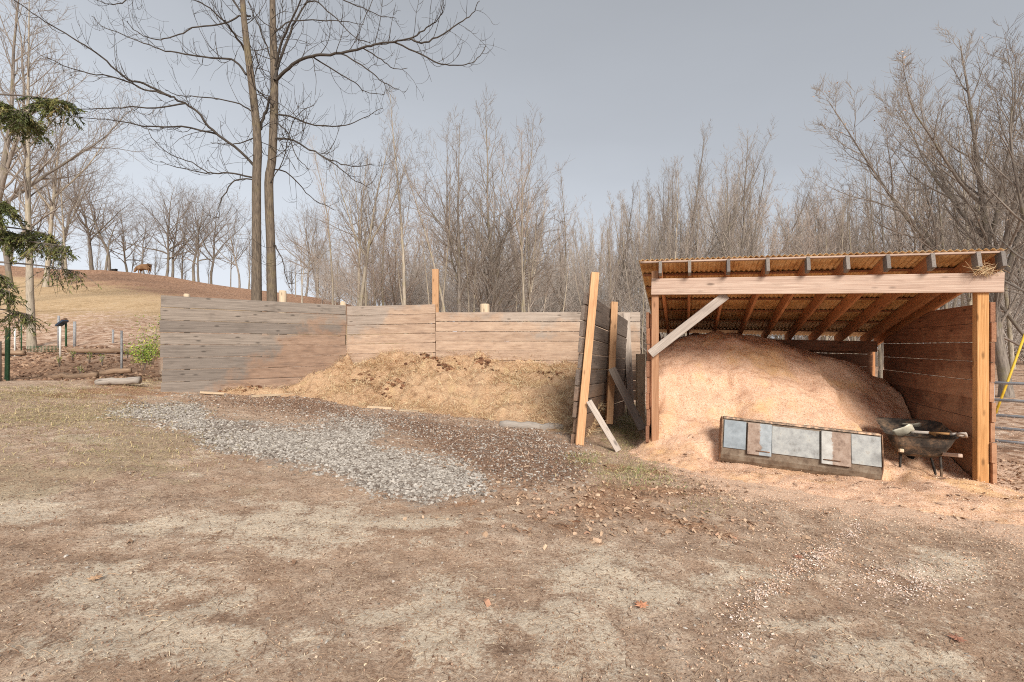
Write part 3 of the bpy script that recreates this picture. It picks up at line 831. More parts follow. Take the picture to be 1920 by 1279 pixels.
def stones(name, P, r, mat, seed):
    rs = np.random.RandomState(seed); n = len(P)
    ph = (1 + 5 ** .5) / 2
    ico = np.array([(-1, ph, 0), (1, ph, 0), (-1, -ph, 0), (1, -ph, 0), (0, -1, ph), (0, 1, ph), (0, -1, -ph), (0, 1, -ph), (ph, 0, -1), (ph, 0, 1), (-ph, 0, -1), (-ph, 0, 1)]) / 1.9
    fc = np.array([(0, 11, 5), (0, 5, 1), (0, 1, 7), (0, 7, 10), (0, 10, 11), (1, 5, 9), (5, 11, 4), (11, 10, 2), (10, 7, 6), (7, 1, 8), (3, 9, 4), (3, 4, 2), (3, 2, 6), (3, 6, 8), (3, 8, 9), (4, 9, 5), (2, 4, 11), (6, 2, 10), (8, 6, 7), (9, 8, 1)])
    rad = rs.uniform(r[0], r[1], n)
    V = ico[None] * (1 + rs.uniform(-.28, .28, (n, 12, 1)))
    sc = np.stack([rs.uniform(.8, 1.5, n), rs.uniform(.7, 1.1, n), rs.uniform(.45, .85, n)], 1)
    V = V * sc[:, None, :] * rad[:, None, None]
    a = rs.uniform(0, 6.3, n); ca, sa = np.cos(a)[:, None], np.sin(a)[:, None]
    tl = rs.normal(0, .4, n); ct, st = np.cos(tl)[:, None], np.sin(tl)[:, None]
    y_ = V[:, :, 1] * ct - V[:, :, 2] * st; z_ = V[:, :, 1] * st + V[:, :, 2] * ct
    x_ = V[:, :, 0] * ca - y_ * sa; y_ = V[:, :, 0] * sa + y_ * ca
    V = np.stack([x_, y_, z_], -1) + P[:, None, :] + np.array([0, 0, 1]) * (rad * .12)[:, None, None]
    Fq = (np.arange(n)[:, None, None] * 12 + fc[None]).reshape(-1, 3)
    return tag(fast_mesh(name, V.reshape(-1, 3), Fq, mat, np.repeat(rs.rand(n), 12)), kind='stuff')
P = ground_pts(23000, 7, px=(150, 960), py=(735, 960), mask=gravmask)
stones('gravel', P, (.006, .023), M['gravel'], 8)
def mulchmask(a, b_, x, y, rs):
    return (sdf(MULCH, a, b_) > rs.normal(0, 14, len(x)))
P = ground_pts(9000, 9, px=(330, 1150), py=(735, 930), mask=mulchmask)
stuff_blades('mulch_bits', P, (.008, .04), (.005, .016), M['mulch'], 10, (.15, .3), .015)
P = ground_pts(4600, 11, px=(330, 1150), py=(735, 930), mask=lambda a, b_, x, y, rs: mulchmask(a, b_, x, y, rs) & (rs.rand(len(x)) < .35 + .75 * np.exp(-((a - 700) / 110) ** 2 - ((b_ - 800) / 30) ** 2) + .4 * np.exp(-((a - 980) / 90) ** 2)))
stones('stray_gravel', P, (.006, .02), M['gravel'], 12)
P = ground_pts(700, 13, mask=open_yard, bias=.5)
stones('pebbles', P, (.004, .012), M['gravel'], 14)
P = ground_pts(2600, 51, px=(-200, 300), py=(650, 715), mask=lambda a, b_, x, y, rs: (b_ < 714) & (a < 298), lim=16)
M['soil'] = by_rnd('soil_clods', [(0, c(96, 72, 58)), (.5, c(144, 114, 92)), (1, c(180, 150, 124))])
stones('soil_clods', P, (.015, .055), M['soil'], 52)
# chips strewn in front of the heap
def chipmask(a, b_, x, y, rs):
    m = np.zeros(len(x))
    for (ca, cb, ra, rb, k) in ((1540, 1040, 60, 26, 1), (1500, 1070, 50, 20, 1), (1440, 1100, 55, 20, .8), (1400, 1150, 50, 40, .45), (1650, 1075, 110, 30, .45), (1720, 1110, 90, 26, .3), (1380, 1230, 80, 40, .3), (1560, 1000, 240, 30, .35), (1850, 1060, 90, 30, .4), (1300, 1250, 160, 40, .15)):
        m = np.maximum(m, k * np.exp(-((a - ca) / ra) ** 2 - ((b_ - cb) / rb) ** 2))
    s = sdf(SAWTOE, a, b_)
    m = np.maximum(m, .7 * np.exp(-np.abs(s) / 22))
    return (rs.rand(len(x)) < m) & (b_ > 840)
P = ground_pts(11000, 15, px=(1150, 1920), py=(840, 1279), mask=chipmask, lim=8)
zz, hh = saw_at(P[:, 0], P[:, 1]); P[:, 2] = np.maximum(P[:, 2], np.where(hh > -.05, zz, -9))
stuff_blades('strewn_chips', P, (.006, .02), (.003, .008), M['chips'], 16, (.03, .12), .004)
def trail(a, b_, x, y, rs):
    t_ = np.clip((a - 1420) / 190, 0, 1); cy_ = 1118 - 122 * t_
    w_ = np.exp(-((b_ - cy_) / 20) ** 2) * ((a > 1415) & (a < 1615)) * (.5 + .9 * fbm(x * 5, y * 5, 91, 2))
    w_ = np.maximum(w_, .35 * np.exp(-((a - 1700) / 100) ** 2 - ((b_ - 1095) / 30) ** 2))
    w_ = np.maximum(w_, .18 * np.exp(-((a - 1400) / 40) ** 2 - ((b_ - 1170) / 60) ** 2))
    return rs.rand(len(x)) < w_
M['pale_chips'] = by_rnd('pale_chips', [(0, c(206, 172, 150)), (.5, c(232, 210, 194)), (1, c(246, 232, 220))])
P = ground_pts(3600, 95, px=(1350, 1820), py=(980, 1230), mask=trail, lim=5)
stuff_blades('pale_chips', P, (.005, .02), (.003, .008), M['pale_chips'], 96, (.03, .12), .004)
# sawdust crumbs on the heap itself
rs = np.random.RandomState(17)
u = rs.uniform(-.1, 4.4, 16000); v = rs.uniform(-1.6, 2.2, 16000)
x = SO[0] + SU[0] * u + SV[0] * v; y = SO[1] + SU[1] * u + SV[1] * v
zz, hh = saw_at(x, y)
ok = (hh > .0) & ~((v > 0) & ((u < .05) | (u > 3.88)))
stuff_blades('shavings', np.stack([x, y, zz], 1)[ok], (.005, .017), (.003, .008), M['chips'], 18, (.1, .35), .006, saw)
sel = ok & (v < .0) & (rs.rand(16000) < .018)
stuff_blades('bark_bits', np.stack([x, y, zz], 1)[sel], (.03, .09), (.012, .03), M['mulch'], 20, (.1, .2), .015, saw)
# straw on the manure
rs = np.random.RandomState(19)
ky, kx = np.nonzero(keepm & (hm > .0))
pick = rs.randint(0, len(ky), 44000)
wgt = np.clip(.55 + 1.1 * fbm(Xm[ky, kx] * 1.3, Ym[ky, kx] * 1.3, 47, 2), .1, 1)[pick]
pick = pick[rs.rand(len(pick)) < wgt]
Pm = np.stack([Xm[ky, kx][pick] + rs.uniform(-.022, .022, len(pick)), Ym[ky, kx][pick] + rs.uniform(-.022, .022, len(pick)), (gm + hm)[ky, kx][pick]], 1)
stuff_blades('straw', Pm, (.06, .26), (.0025, .006), M['straw'], 22, (.15, .35), .05, man)
rs = np.random.RandomState(29)
pk = []
for (px, py, d, n_, sx_) in ((800, 668, 11.75, 120, .22), (845, 672, 11.7, 60, .15), (905, 666, 11.75, 70, .14), (735, 716, 11.0, 110, .3), (690, 712, 11.2, 60, .25), (960, 700, 11.3, 50, .4), (380, 730, 10.4, 60, .25), (470, 722, 10.9, 40, .3), (1040, 690, 11.2, 40, .2)):
    w_ = PW(px, py, d); pk.append(np.stack([rs.normal(w_.x, sx_, n_), rs.normal(w_.y, sx_ * .5, n_)], 1))
pk = np.concatenate(pk)
ii_ = np.clip(((pk[:, 1] - my[0]) / .045).astype(int), 0, len(my) - 1); jj_ = np.clip(((pk[:, 0] - mx[0]) / .045).astype(int), 0, len(mx) - 1)
okk = keepm[ii_, jj_]
M['clod'] = by_rnd('manure_clods', [(0, c(84, 56, 42)), (.6, c(132, 94, 70)), (1, c(170, 130, 98))])
cl_ = stones('clods', np.c_[pk, (gm + hm)[ii_, jj_]][okk], (.015, .06), M['clod'], 33); cl_.parent = man
# grass
def grassmask(a, b_, x, y, rs):
    m = np.zeros(len(x))
    for (ca, cb, ra, rb, k) in ((110, 778, 170, 34, .8), (230, 845, 200, 40, .4), (1185, 890, 60, 22, 1), (1100, 862, 40, 12, .8), (60, 740, 130, 18, .9), (1180, 800, 40, 46, 1), (250, 720, 60, 14, .6), (1330, 950, 60, 14, .4)):
        m = np.maximum(m, k * np.exp(-((a - ca) / ra) ** 2 - ((b_ - cb) / rb) ** 2))
    return rs.rand(len(x)) < m
P = ground_pts(15000, 23, py=(690, 1000), mask=grassmask)
stuff_blades('grass', P, (.02, .075), (.002, .005), M['grass'], 24, (.2, .4), .02)

def greenmask(a, b_, x, y, rs):
    m = np.zeros(len(x))
    for (ca, cb, ra, rb) in ((1185, 892, 46, 15), (1100, 862, 34, 9), (1178, 800, 30, 40), (1235, 905, 40, 10)): m = np.maximum(m, np.exp(-((a - ca) / ra) ** 2 - ((b_ - cb) / rb) ** 2))
    return rs.rand(len(x)) < m
M['green_grass'] = by_rnd('green_grass', [(0, c(104, 122, 66)), (.5, c(140, 152, 92)), (1, c(184, 180, 124))])
P = ground_pts(2600, 123, px=(1050, 1290), py=(750, 930), mask=greenmask)
stuff_blades('green_grass', P, (.02, .08), (.002, .005), M['green_grass'], 124, (.3, .4), .02)
# ------------------------------------------------------------------ individual litter
def flat_leaf(px, py, size, rot, label, mat):
    w = gp(px, py)
    prof = [(0, -.55), (.12, -.3), (.45, -.38), (.3, -.1), (.62, .1), (.3, .18), (.28, .5), (.1, .34), (0, .7), (-.1, .34), (-.3, .5), (-.28, .18), (-.6, .1), (-.28, -.1), (-.42, -.38), (-.12, -.3)]
    ca, sa = math.cos(rot), math.sin(rot)
    b = MB(); v = [(0, 0, .012)]
    for (a, b_) in prof:
        v.append((size * (a * ca - b_ * sa), size * (a * sa + b_ * ca), .004 + .022 * (a * a + b_ * b_) * (1 if a > 0 else .4)))
    n = len(prof)
    b.add(v, [(0, i + 1, (i + 1) % n + 1) for i in range(n)], .5)
    o = b.build('fallen_leaf', mat); o.location = (w.x, w.y, w.z + .01); return tag(o, label, 'leaf', 'large single leaves on the dirt')
lm = simple('pink_brown_leaf', [(.3, c(176, 118, 88)), (.7, c(214, 158, 124))], 40)
lm2 = simple('tan_leaf', [(.3, c(158, 122, 92)), (.7, c(206, 174, 142))], 40)
lm3 = simple('red_brown_leaf', [(.3, c(132, 90, 72)), (.7, c(172, 126, 104))], 40)
flat_leaf(1203, 1148, .075, .4, 'pinkish brown maple leaf lying alone on the pale sandy dirt', lm)
flat_leaf(1498, 1050, .06, 1.2, 'small red-brown leaf beside the trail of pale wood chips', lm3)
flat_leaf(180, 1090, .065, 2.0, 'long tan leaf on the sandy patch at the left of the yard', lm2)
flat_leaf(1795, 1213, .075, 2.6, 'dark red leaf at the lower right of the yard', lm3)

# ------------------------------------------------------------------ loader bucket
def steel(name, stops, scale=8, metallic=.6, rough=.5):
    t = MT(name, rough)
    n = t.noise(t.mapv(t.obj(), (1, 1, 1)), scale, 7, .72)
    t.b.inputs['Metallic'].default_value = metallic
    t.bump(n, .15, .003)
    return t.done(t.ramp(n, stops))
M['steel'] = steel('worn_steel', [(.3, c(112, 110, 106)), (.45, c(140, 140, 138)), (.6, c(156, 156, 152)), (.75, c(126, 116, 106))], 9, .3, .6)
M['steel_blue'] = steel('grey_blue_steel', [(.3, c(112, 118, 122)), (.55, c(134, 141, 146)), (.75, c(148, 154, 157))], 8, .3, .6)
M['rust_plate'] = steel('rusty_plate', [(.36, c(140, 112, 94)), (.46, c(160, 142, 128)), (.53, c(172, 170, 168)), (.66, c(196, 202, 208))], 7, .3, .6)
M['brown_plate'] = steel('brown_plate', [(.34, c(210, 206, 200)), (.42, c(184, 174, 166)), (.5, c(146, 128, 116)), (.7, c(132, 112, 100))], 4.5, .2, .6)
M['dusty_bar'] = steel('dusty_bar', [(.38, c(96, 84, 74)), (.5, c(142, 124, 108)), (.58, c(206, 168, 138)), (.7, c(226, 192, 162))], 9, .1, .8)
b0 = np.array(PW(1352, 862, 6.5)); b1 = np.array(PW(1656, 903, 5.98))
bl = np.linalg.norm(b1 - b0); bxd = (b1 - b0) / bl
byd = np.cross((0, 0, 1), bxd); byd /= np.linalg.norm(byd)           # away from the camera
def split_plate(name, x, left, right):
    t = MT(name, .55)
    o_ = t.obj(); dt = t.n('VectorMath', operation='DOT_PRODUCT'); t.l(o_, dt.inputs[0]); dt.inputs[1].default_value = tuple(bxd)
    n = t.noise(o_, 7, 6, .7); n2 = t.noise(o_, 11, 6, .7)
    k = t.step(t.math('ADD', t.math('SUBTRACT', dt.outputs['Value'], x), t.math('MULTIPLY', t.math('SUBTRACT', n, .5), .16)), -.008, .008)
    col = t.mix(k, t.ramp(n2, left), t.ramp(n2, right))
    t.b.inputs['Metallic'].default_value = .25
    t.bump(n2, .15, .002)
    return t.done(col)
M['grimy'] = steel('grimy_steel', [(.3, c(72, 54, 42)), (.5, c(122, 106, 90)), (.7, c(150, 138, 122))], 6, .25, .65)
M['rust'] = steel('rust', [(.3, c(78, 58, 46)), (.5, c(128, 100, 80)), (.7, c(190, 150, 118))], 14, .2, .8)
bzd = np.cross(bxd, byd)
tl_ = .27                                                            # leans back
bz2 = bzd * math.cos(tl_) + byd * math.sin(tl_); by2 = np.cross(bz2, bxd)
def BP(x, y, z): return b0 + bxd * x + by2 * y + bz2 * z
bucket = thing('loader_bucket', 'dented steel tractor bucket lying face down against the sawdust heap', 'bucket', b0)
def bprism(name, prof, x0, x1, mat, parent=bucket, bevel=.004):
    """profile (y, z) extruded along the bucket"""
    b = MB(); n = len(prof)
    v = [BP(x0, y, z) for (y, z) in prof] + [BP(x1, y, z) for (y, z) in prof]
    f = [tuple(range(n)), tuple(range(2 * n - 1, n - 1, -1))] + [(i, i + n, (i + 1) % n + n, (i + 1) % n) for i in range(n)]
    b.add(v, f); o = b.build(name, mat, parent, bevel=bevel, loc=tuple(bucket.location)); o.location = (0, 0, 0); return o
H = .575
zb = .17
# shell: upper plate, lower slanting plate, hidden inside
bprism('shell', [(.012, zb), (.012, H), (.1, H + .012), (.3, H - .02), (.3, H - .05), (.1, H - .03), (.04, H - .03), (.04, zb + .01), (.05, .11), (.08, .05), (.13, .01), (.1, -.012), (.055, .025), (.026, .08)], 0, bl, M['grimy'])
xs = [0, .165, .325, .63, .815, 1.0]
X5 = [bl * v for v in xs]
bprism('face_plate', [(-.006, zb), (-.006, H - .03), (.011, H - .03), (.011, zb)], X5[0] + .02, X5[1] - .012, M['steel_blue'])
bprism('face_plate', [(-.006, zb - .0), (-.006, H - .045), (.011, H - .045), (.011, zb)], X5[2] + .004, X5[3] - .008, M['steel'])
bprism('face_plate', [(-.006, zb), (-.006, H - .03), (.011, H - .03), (.011, zb)], X5[4] + .006, X5[5] - .012, M['steel'])
BROWN = [(.34, c(104, 84, 72)), (.5, c(134, 114, 100)), (.66, c(150, 134, 122))]
BLUEG = [(.34, c(120, 124, 126)), (.5, c(138, 143, 146)), (.66, c(150, 154, 156))]
CHALK = [(.34, c(140, 136, 131)), (.5, c(156, 153, 148)), (.66, c(168, 166, 161))]
o1 = bprism('mounting_plate', [(-.034, zb - .05), (-.034, H - .035), (.0115, H - .035), (.0115, zb - .05)], X5[1] + .002, X5[2] - .004, split_plate('rusty_plate', X5[1] * .48 + X5[2] * .52, BROWN, BLUEG))
o2 = bprism('mounting_plate', [(-.034, zb - .05), (-.034, H - .035), (.0115, H - .035), (.0115, zb - .05)], X5[3] + .006, X5[4] - .006, split_plate('brown_plate', X5[3] * .62 + X5[4] * .38, CHALK, BROWN))
for (o, xa, xb_) in ((o1, X5[1] + .11, X5[2] - .03), (o2, X5[3] + .03, X5[4] - .13)):
    b = MB(); b.tube([BP(xa, -.036, zb + .0), BP(xa, -.05, zb + .005), BP(xb_, -.05, zb + .005), BP(xb_, -.036, zb)], .006, 6)
    q_ = b.build('latch_bar', M['rust'], o, loc=tuple(bucket.location)); q_.location = (0, 0, 0)
def side_plate(x):
    prof = [(-.012, zb - .01), (-.004, H), (.1, H + .025), (.2, H + .0), (.22, .25), (.16, .02), (.09, -.02)]
    bprism('side_plate', prof, x, x + .014, M['rust'])
side_plate(-.012); side_plate(bl - .002)
bprism('top_bar', [(-.014, H - .018), (-.012, H + .006), (.085, H + .03), (.09, H + .012)], .01, bl - .01, M['dusty_bar'])
# ------------------------------------------------------------------ wheelbarrow
wb0 = np.array(PW(1724, 893, 6.12)); wb0[2] = -1.70
wray = np.array([wb0[0], wb0[1], 0]); wray /= np.linalg.norm(wray)
wray = np.array([math.cos(R(9)) * wray[0] + math.sin(R(9)) * wray[1] * -1, math.cos(R(9)) * wray[1] + math.sin(R(9)) * wray[0], 0])
wf = wray; wr = np.array([wf[1], -wf[0], 0])                          # forward (wheel), right
def WP(x, y, z): return wb0 + wr * x + wf * y + np.array([0, 0, z])
barrow = thing('wheelbarrow', 'black steel wheelbarrow with wooden handles parked in the sawdust under the shed', 'wheelbarrow', wb0)
def wbuild(name, mat, mb, parent=barrow, bevel=0):
    o = mb.build(name, mat, parent, bevel=bevel, loc=tuple(wb0)); o.location = (0, 0, 0); return o
M['black_steel'] = steel('black_steel', [(.34, c(44, 40, 38)), (.48, c(74, 67, 61)), (.58, c(122, 102, 84)), (.7, c(164, 134, 108))], 6, .15, .65)
M['tray_out'] = steel('dusty_tray', [(.3, c(60, 50, 42)), (.5, c(112, 88, 66)), (.68, c(160, 128, 94))], 5, .15, .7)
M['rubber'] = simple('rubber', [(.3, c(26, 25, 25)), (.7, c(48, 46, 44))], 30, .8)
# tray: lofted rounded rectangles, inside and outside
def rrect(cx, cy, z, hx, hy0, hy1, r=.12, n=6):
    pts = []
    for (sx, yy, a0) in ((1, hy1, 0), (-1, hy1, 90), (-1, hy0, 180), (1, hy0, 270)):
        for k in range(n + 1):
            a = R(a0 + 90 * k / n)
            x0 = sx * (hx - r); y0 = yy - r if yy == hy1 else yy + r
            pts.append((cx + x0 + r * math.cos(a), cy + y0 + r * math.sin(a), z))
    return pts
TS = .88
rings = [rrect(0, 0, .36, .2, -.1, .42, .09), rrect(0, 0, .40, .26, -.16, .56, .1), rrect(0, 0, .52, .33, -.24, .74, .13), rrect(0, 0, .64, .39, -.28, .9, .16), rrect(0, 0, .645, .41, -.30, .92, .17),
         rrect(0, 0, .635, .385, -.275, .895, .16), rrect(0, 0, .52, .32, -.23, .73, .12), rrect(0, 0, .405, .25, -.15, .55, .1), rrect(0, 0, .37, .19, -.09, .41, .09)]
b = MB(); n = len(rings[0]); v = []
for rg in rings:
    for (x, y, z) in rg: v.append(WP(x * TS - .015, y * .92, z - .03 + y * .07))
f = [tuple(range(n))[::-1]]
for i in range(len(rings) - 1):
    for k in range(n): f.append((i * n + k, i * n + (k + 1) % n, (i + 1) * n + (k + 1) % n, (i + 1) * n + k))
f.append(tuple((len(rings) - 1) * n + k for k in range(n)))
b.add(v, f, sm=False); wbuild('tray', M['black_steel'], b)
for s in (-1, 1):
    b = MB(); b.board(WP(s * .26, -.62, .47), WP(s * .1, .98, .2), .042, .042, (0, 0, 1), 6, rd); wbuild('handle', M['beam'] if s > 0 else M['pale_post'], b, bevel=.008)
    b = MB(); b.tube([WP(s * .19, -.04, .36), WP(s * .2, -.05, .2), WP(s * .2, -.06, -.01), WP(s * .19, .06, -.015), WP(s * .15, .28, .3)], .014, 6); wbuild('leg', M['black_steel'], b)
b = MB(); b.board(WP(-.2, -.075, .085), WP(.2, -.075, .085), .014, .04, (0, 0, 1), 2, rd); wbuild('cross_bar', M['grimy'], b)
b = MB()
an_ = np.linspace(0, 2 * np.pi, 25)
wc_ = WP(0, .78, .16)
for (rr, tr, nm, mt) in ((.145, .05, 'tyre', 'rubber'),):
    v = []; f = []
    for i in range(24):
        for k in range(8):
            a, e2 = i / 24 * 2 * np.pi, k / 8 * 2 * np.pi
            rad = rr + tr * math.cos(e2)
            v.append(wc_ + wf * rad * math.cos(a) + np.array([0, 0, 1]) * rad * math.sin(a) + wr * tr * math.sin(e2))
            f.append((i * 8 + k, ((i + 1) % 24) * 8 + k, ((i + 1) % 24) * 8 + (k + 1) % 8, i * 8 + (k + 1) % 8))
    b.add(v, f, sm=True)
wheel = wbuild('wheel', M['rubber'], b)
b = MB(); b.tube([wc_ - wr * .03, wc_ + wr * .03], .1, 16); wbuild('rim', M['rust'], b, wheel)
b = MB(); b.tube([wc_ - wr * .14, wc_ + wr * .14], .01, 8); wbuild('axle', M['rust'], b, wheel)
# scoop shovels in the tray
M['alu'] = steel('shovel_blade', [(.3, c(176, 166, 144)), (.5, c(214, 206, 186)), (.7, c(232, 226, 208))], 5, .1, .55)
M['grip'] = simple('grey_grip', [(.3, c(170, 156, 144)), (.7, c(206, 194, 182))], 12)
def shovel(p_tip, p_sock, p_end, roll, label, grip=True):
    p_tip, p_sock, p_end = map(np.array, (p_tip, p_sock, p_end))
    sh = thing('scoop_shovel', label, 'shovel', p_sock)
    d = (p_sock - p_tip); L = np.linalg.norm(d); d /= L
    s = np.cross(d, (0, 0, 1)); s /= np.linalg.norm(s); u = np.cross(s, d)
    s, u = s * math.cos(roll) + u * math.sin(roll), u * math.cos(roll) - s * math.sin(roll)
    def put(name, mat, mb, par=sh, bev=0):
        o = mb.build(name, mat, par, bevel=bev, loc=tuple(p_sock)); o.location = (0, 0, 0); return o
    v = []; f = []; nx, ny = 8, 9
    for i in range(nx + 1):
        a = i / nx
        wdt = .15 * (1 - .08 * a) if a < .75 else .15 * .94 * math.sqrt(max(.02, 1 - ((a - .75) / .27) ** 2))
        for k in range(ny + 1):
            q_ = k / ny * 2 - 1
            v.append(p_tip + d * L * (a + .05 * (1 - q_ * q_) * (a < .1) * -1) + s * wdt * q_ + u * (.055 * q_ * q_ * (.4 + .6 * a) + .03 * smooth(.6, 1, a)))
    for i in range(nx):
        for k in range(ny):
            a = i * (ny + 1) + k; f.append((a, a + 1, a + ny + 2, a + ny + 1))
    b = MB(); b.add(v, f, sm=True); o = put('blade', M['alu'], b); m_ = o.modifiers.new('thickness', 'SOLIDIFY'); m_.thickness = .004
    m1 = p_sock + (p_end - p_sock) * .3; m2 = p_sock + (p_end - p_sock) * .72
    b = MB(); b.tube([p_sock - d * .04, p_sock, m1], [.024, .02, .017], 8); put('socket', M['grip'], b)
    b = MB(); b.tube([m1, m2], .016, 8); put('shaft', M['new_post'], b)
    if grip:
        e2 = (p_end - m2); e2 /= np.linalg.norm(e2); side = s
        g0 = p_end - e2 * .1
        b = MB(); b.tube([m2, g0], [.018, .022], 8)
        for q_ in (-1, 1): b.tube([g0, p_end - e2 * .05 + side * q_ * .05, p_end + side * q_ * .058], [.018, .015, .013], 8)
        b.tube([p_end + side * -.06, p_end + side * .06], .016, 8)
        put('grip', M['grip'], b)
    return sh
shovel(PW(1678, 817, 6.55), PW(1716, 810, 6.42), PW(1811, 816, 5.85), .5, 'pale scoop shovel with wooden shaft whose grip hangs over the barrow edge')
shovel(PW(1694, 800, 6.85), PW(1728, 806, 6.7), PW(1768, 822, 6.35), .3, 'second pale scoop shovel lying deeper in the wheelbarrow behind the first', False)

# ------------------------------------------------------------------ gate and guy cover on the right
M['galv'] = steel('galvanised_tube', [(.3, c(140, 146, 152)), (.6, c(174, 180, 186)), (.8, c(196, 200, 204))], 5, .15, .5)
gx0 = np.array(PW(1862, 700, 8.6)); gx1 = np.array(PW(2120, 700, 7.6))
gate = thing('farm_gate', 'grey tubular steel farm gate to the right of the shed', 'gate', (gx0[0], gx0[1], -1.8))
for py in (718, 750, 779, 803, 827, 850):
    zz_ = (HY - py) / F * 8.55
    b = MB(); b.tube([(gx0[0], gx0[1], zz_), (gx1[0], gx1[1], zz_ - .01)], .026, 8); pb('rail', M['galv'], b, gate, 0)
for q_ in (gx0, (gx0 + gx1) / 2, gx1):
    b = MB(); b.tube([(q_[0], q_[1], (HY - 856) / F * 8.55), (q_[0], q_[1], (HY - 712) / F * 8.55)], .022, 8); pb('upright', M['galv'], b, gate, 0)
M['yellow'] = simple('yellow_plastic', [(.3, c(200, 160, 40)), (.7, c(226, 190, 70))], 9, .5)
b = MB(); b.tube([PW(1867, 775, 10.5), PW(1895, 700, 10.55), PW(1925, 618, 10.6)], .023, 8)
b.tube([PW(1925, 618, 10.6), PW(1985, 450, 10.7), PW(2230, -250, 11)], .006, 5)
tag(b.build('guy_wire', M['yellow']), 'slanting yellow guard on a guy wire behind the steel gate', 'guy wire')

# ------------------------------------------------------------------ garden bits on the left
M['tgreen'] = simple('green_paint', [(.3, c(44, 74, 50)), (.7, c(70, 104, 72))], 20, .6)
M['white'] = simple('white_plastic', [(.3, c(206, 204, 198)), (.7, c(232, 230, 224))], 20, .5)
M['greyp'] = simple('grey_post', [(.3, c(128, 128, 130)), (.7, c(172, 172, 172))], 18, .7)
M['navy'] = simple('dark_panel', [(.3, c(34, 44, 60)), (.7, c(64, 76, 94))], 9, .35)
def stake(name, label, px, pt, pbm, w, mat, d, group=None, tee=False, lean=0):
    x0 = PW(px, pbm, d); x1 = PW(px + lean, pt, d)
    b = MB()
    if tee:
        b.board((x0.x, x0.y, x0.z - .15), x1, w, w * .25, (0, 1, 0), 2, rd); b.board((x0.x, x0.y + w * .45, x0.z - .15), (x1.x, x1.y + w * .45, x1.z), w * .22, w * .7, (0, 1, 0), 2, rd)
    else: b.tube([(x0.x, x0.y, x0.z - .15), ((x0.x + x1.x) / 2, x0.y, (x0.z + x1.z) / 2), x1], w / 2, 8)
    return tag(b.build(name, mat), label, 'post', group)
stake('fence_post', 'dark green steel post at the left front of the garden bed', 12, 614, 706, .075, M['tgreen'], 10.3, tee=True, lean=2)
stake('fence_post', 'short dark post at the very left edge before the garden bed', 0, 640, 706, .05, M['dark_board'], 10.2)
stake('fence_post', 'thin white stake left of the garden near the conifer', 28, 616, 660, .045, M['white'], 14)
stake('fence_post', 'thin green stake under the drooping conifer tip', 40, 606, 652, .035, M['tgreen'], 14.6)
stake('fence_post', 'white stake below the dark solar box', 113, 612, 660, .05, M['white'], 14)
stake('fence_post', 'tall grey stake behind the dark solar box', 110, 592, 645, .06, M['greyp'], 15.2)
stake('fence_post', 'weathered grey post right of the dark solar box', 140, 603, 646, .08, M['greyp'], 15.4)
stake('fence_post', 'slim grey metal post between garden bed and yellow shrub', 228, 620, 694, .045, M['greyp'], 11.2)
stake('fence_post', 'weathered grey post on the litter slope left of the shrub', 212, 618, 652, .06, M['greyp'], 16)
sb_ = thing('solar_charger', 'small dark solar fence box tilted on a green post', 'charger', PW(124, 645, 14.4))
L_ = tuple(sb_.location)
def gbl(name, mat, b): 
    o = b.build(name, mat, sb_, loc=L_); o.location = (0, 0, 0); return o
b = MB(); b.tube([PW(124, 650, 14.4), PW(123.5, 600, 14.4)], .025, 6); gbl('post', M['tgreen'], b)
b = MB(); b.board(PW(109, 611, 14.25), PW(123, 601, 14.25), .2, .05, (-.5, 0, 1), 1, rd); gbl('panel', M['navy'], b)
b = MB(); b.board(PW(117, 602, 14.3), PW(124, 599, 14.3), .1, .08, (-.5, 0, 1), 1, rd); gbl('housing', M['rust'], b)
def log(label, p0, p1, r, mat, name='log'):
    b = MB(); p0, p1 = np.array(p0), np.array(p1); n = 9
    pts = [p0 + (p1 - p0) * k / n + np.array([0, 0, rd.gauss(0, .012)]) for k in range(n + 1)]
    b.tube(pts, [r * (.92 + .16 * rd.random()) for _ in pts], 10)
    return tag(b.build(name, mat), label, 'log')
M['log'] = wood('log_bark', c(96, 78, 64), c(150, 124, 102), c(184, 160, 134), None, .5)
M['log_grey'] = wood('log_grey', c(110, 102, 96), c(160, 150, 140), c(190, 180, 168), None, .4)
log('grey timber edging at the left front of the garden bed', PW(-60, 722, 10.0), PW(52, 724, 9.9), .085, M['log_grey'])
log('fallen grey timber lying before the left plank wall', PW(182, 717, 9.9), PW(262, 713, 10.0), .075, M['log_grey'])
log('pale log edging behind the grey timber near the plank wall', PW(188, 700, 10.9), PW(246, 694, 11.1), .06, M['log'])
log('low brown log under the slim grey metal post', PW(100, 706, 10.5), PW(182, 704, 10.6), .06, M['log'])
log('long thin log along the far edge of the garden bed', PW(128, 657, 14.2), PW(330, 659, 14.4), .07, M['log'])
log('short brown log at the far left edge of the garden', PW(-90, 660, 14), PW(45, 661, 14), .07, M['log'])
w0, w1 = gp(938, 797), gp(1056, 806)
log('split pale log half buried at the foot of the manure heap', (w0.x, w0.y, w0.z + .03), (w1.x, w1.y, w1.z + .05), .075, M['log_grey'])
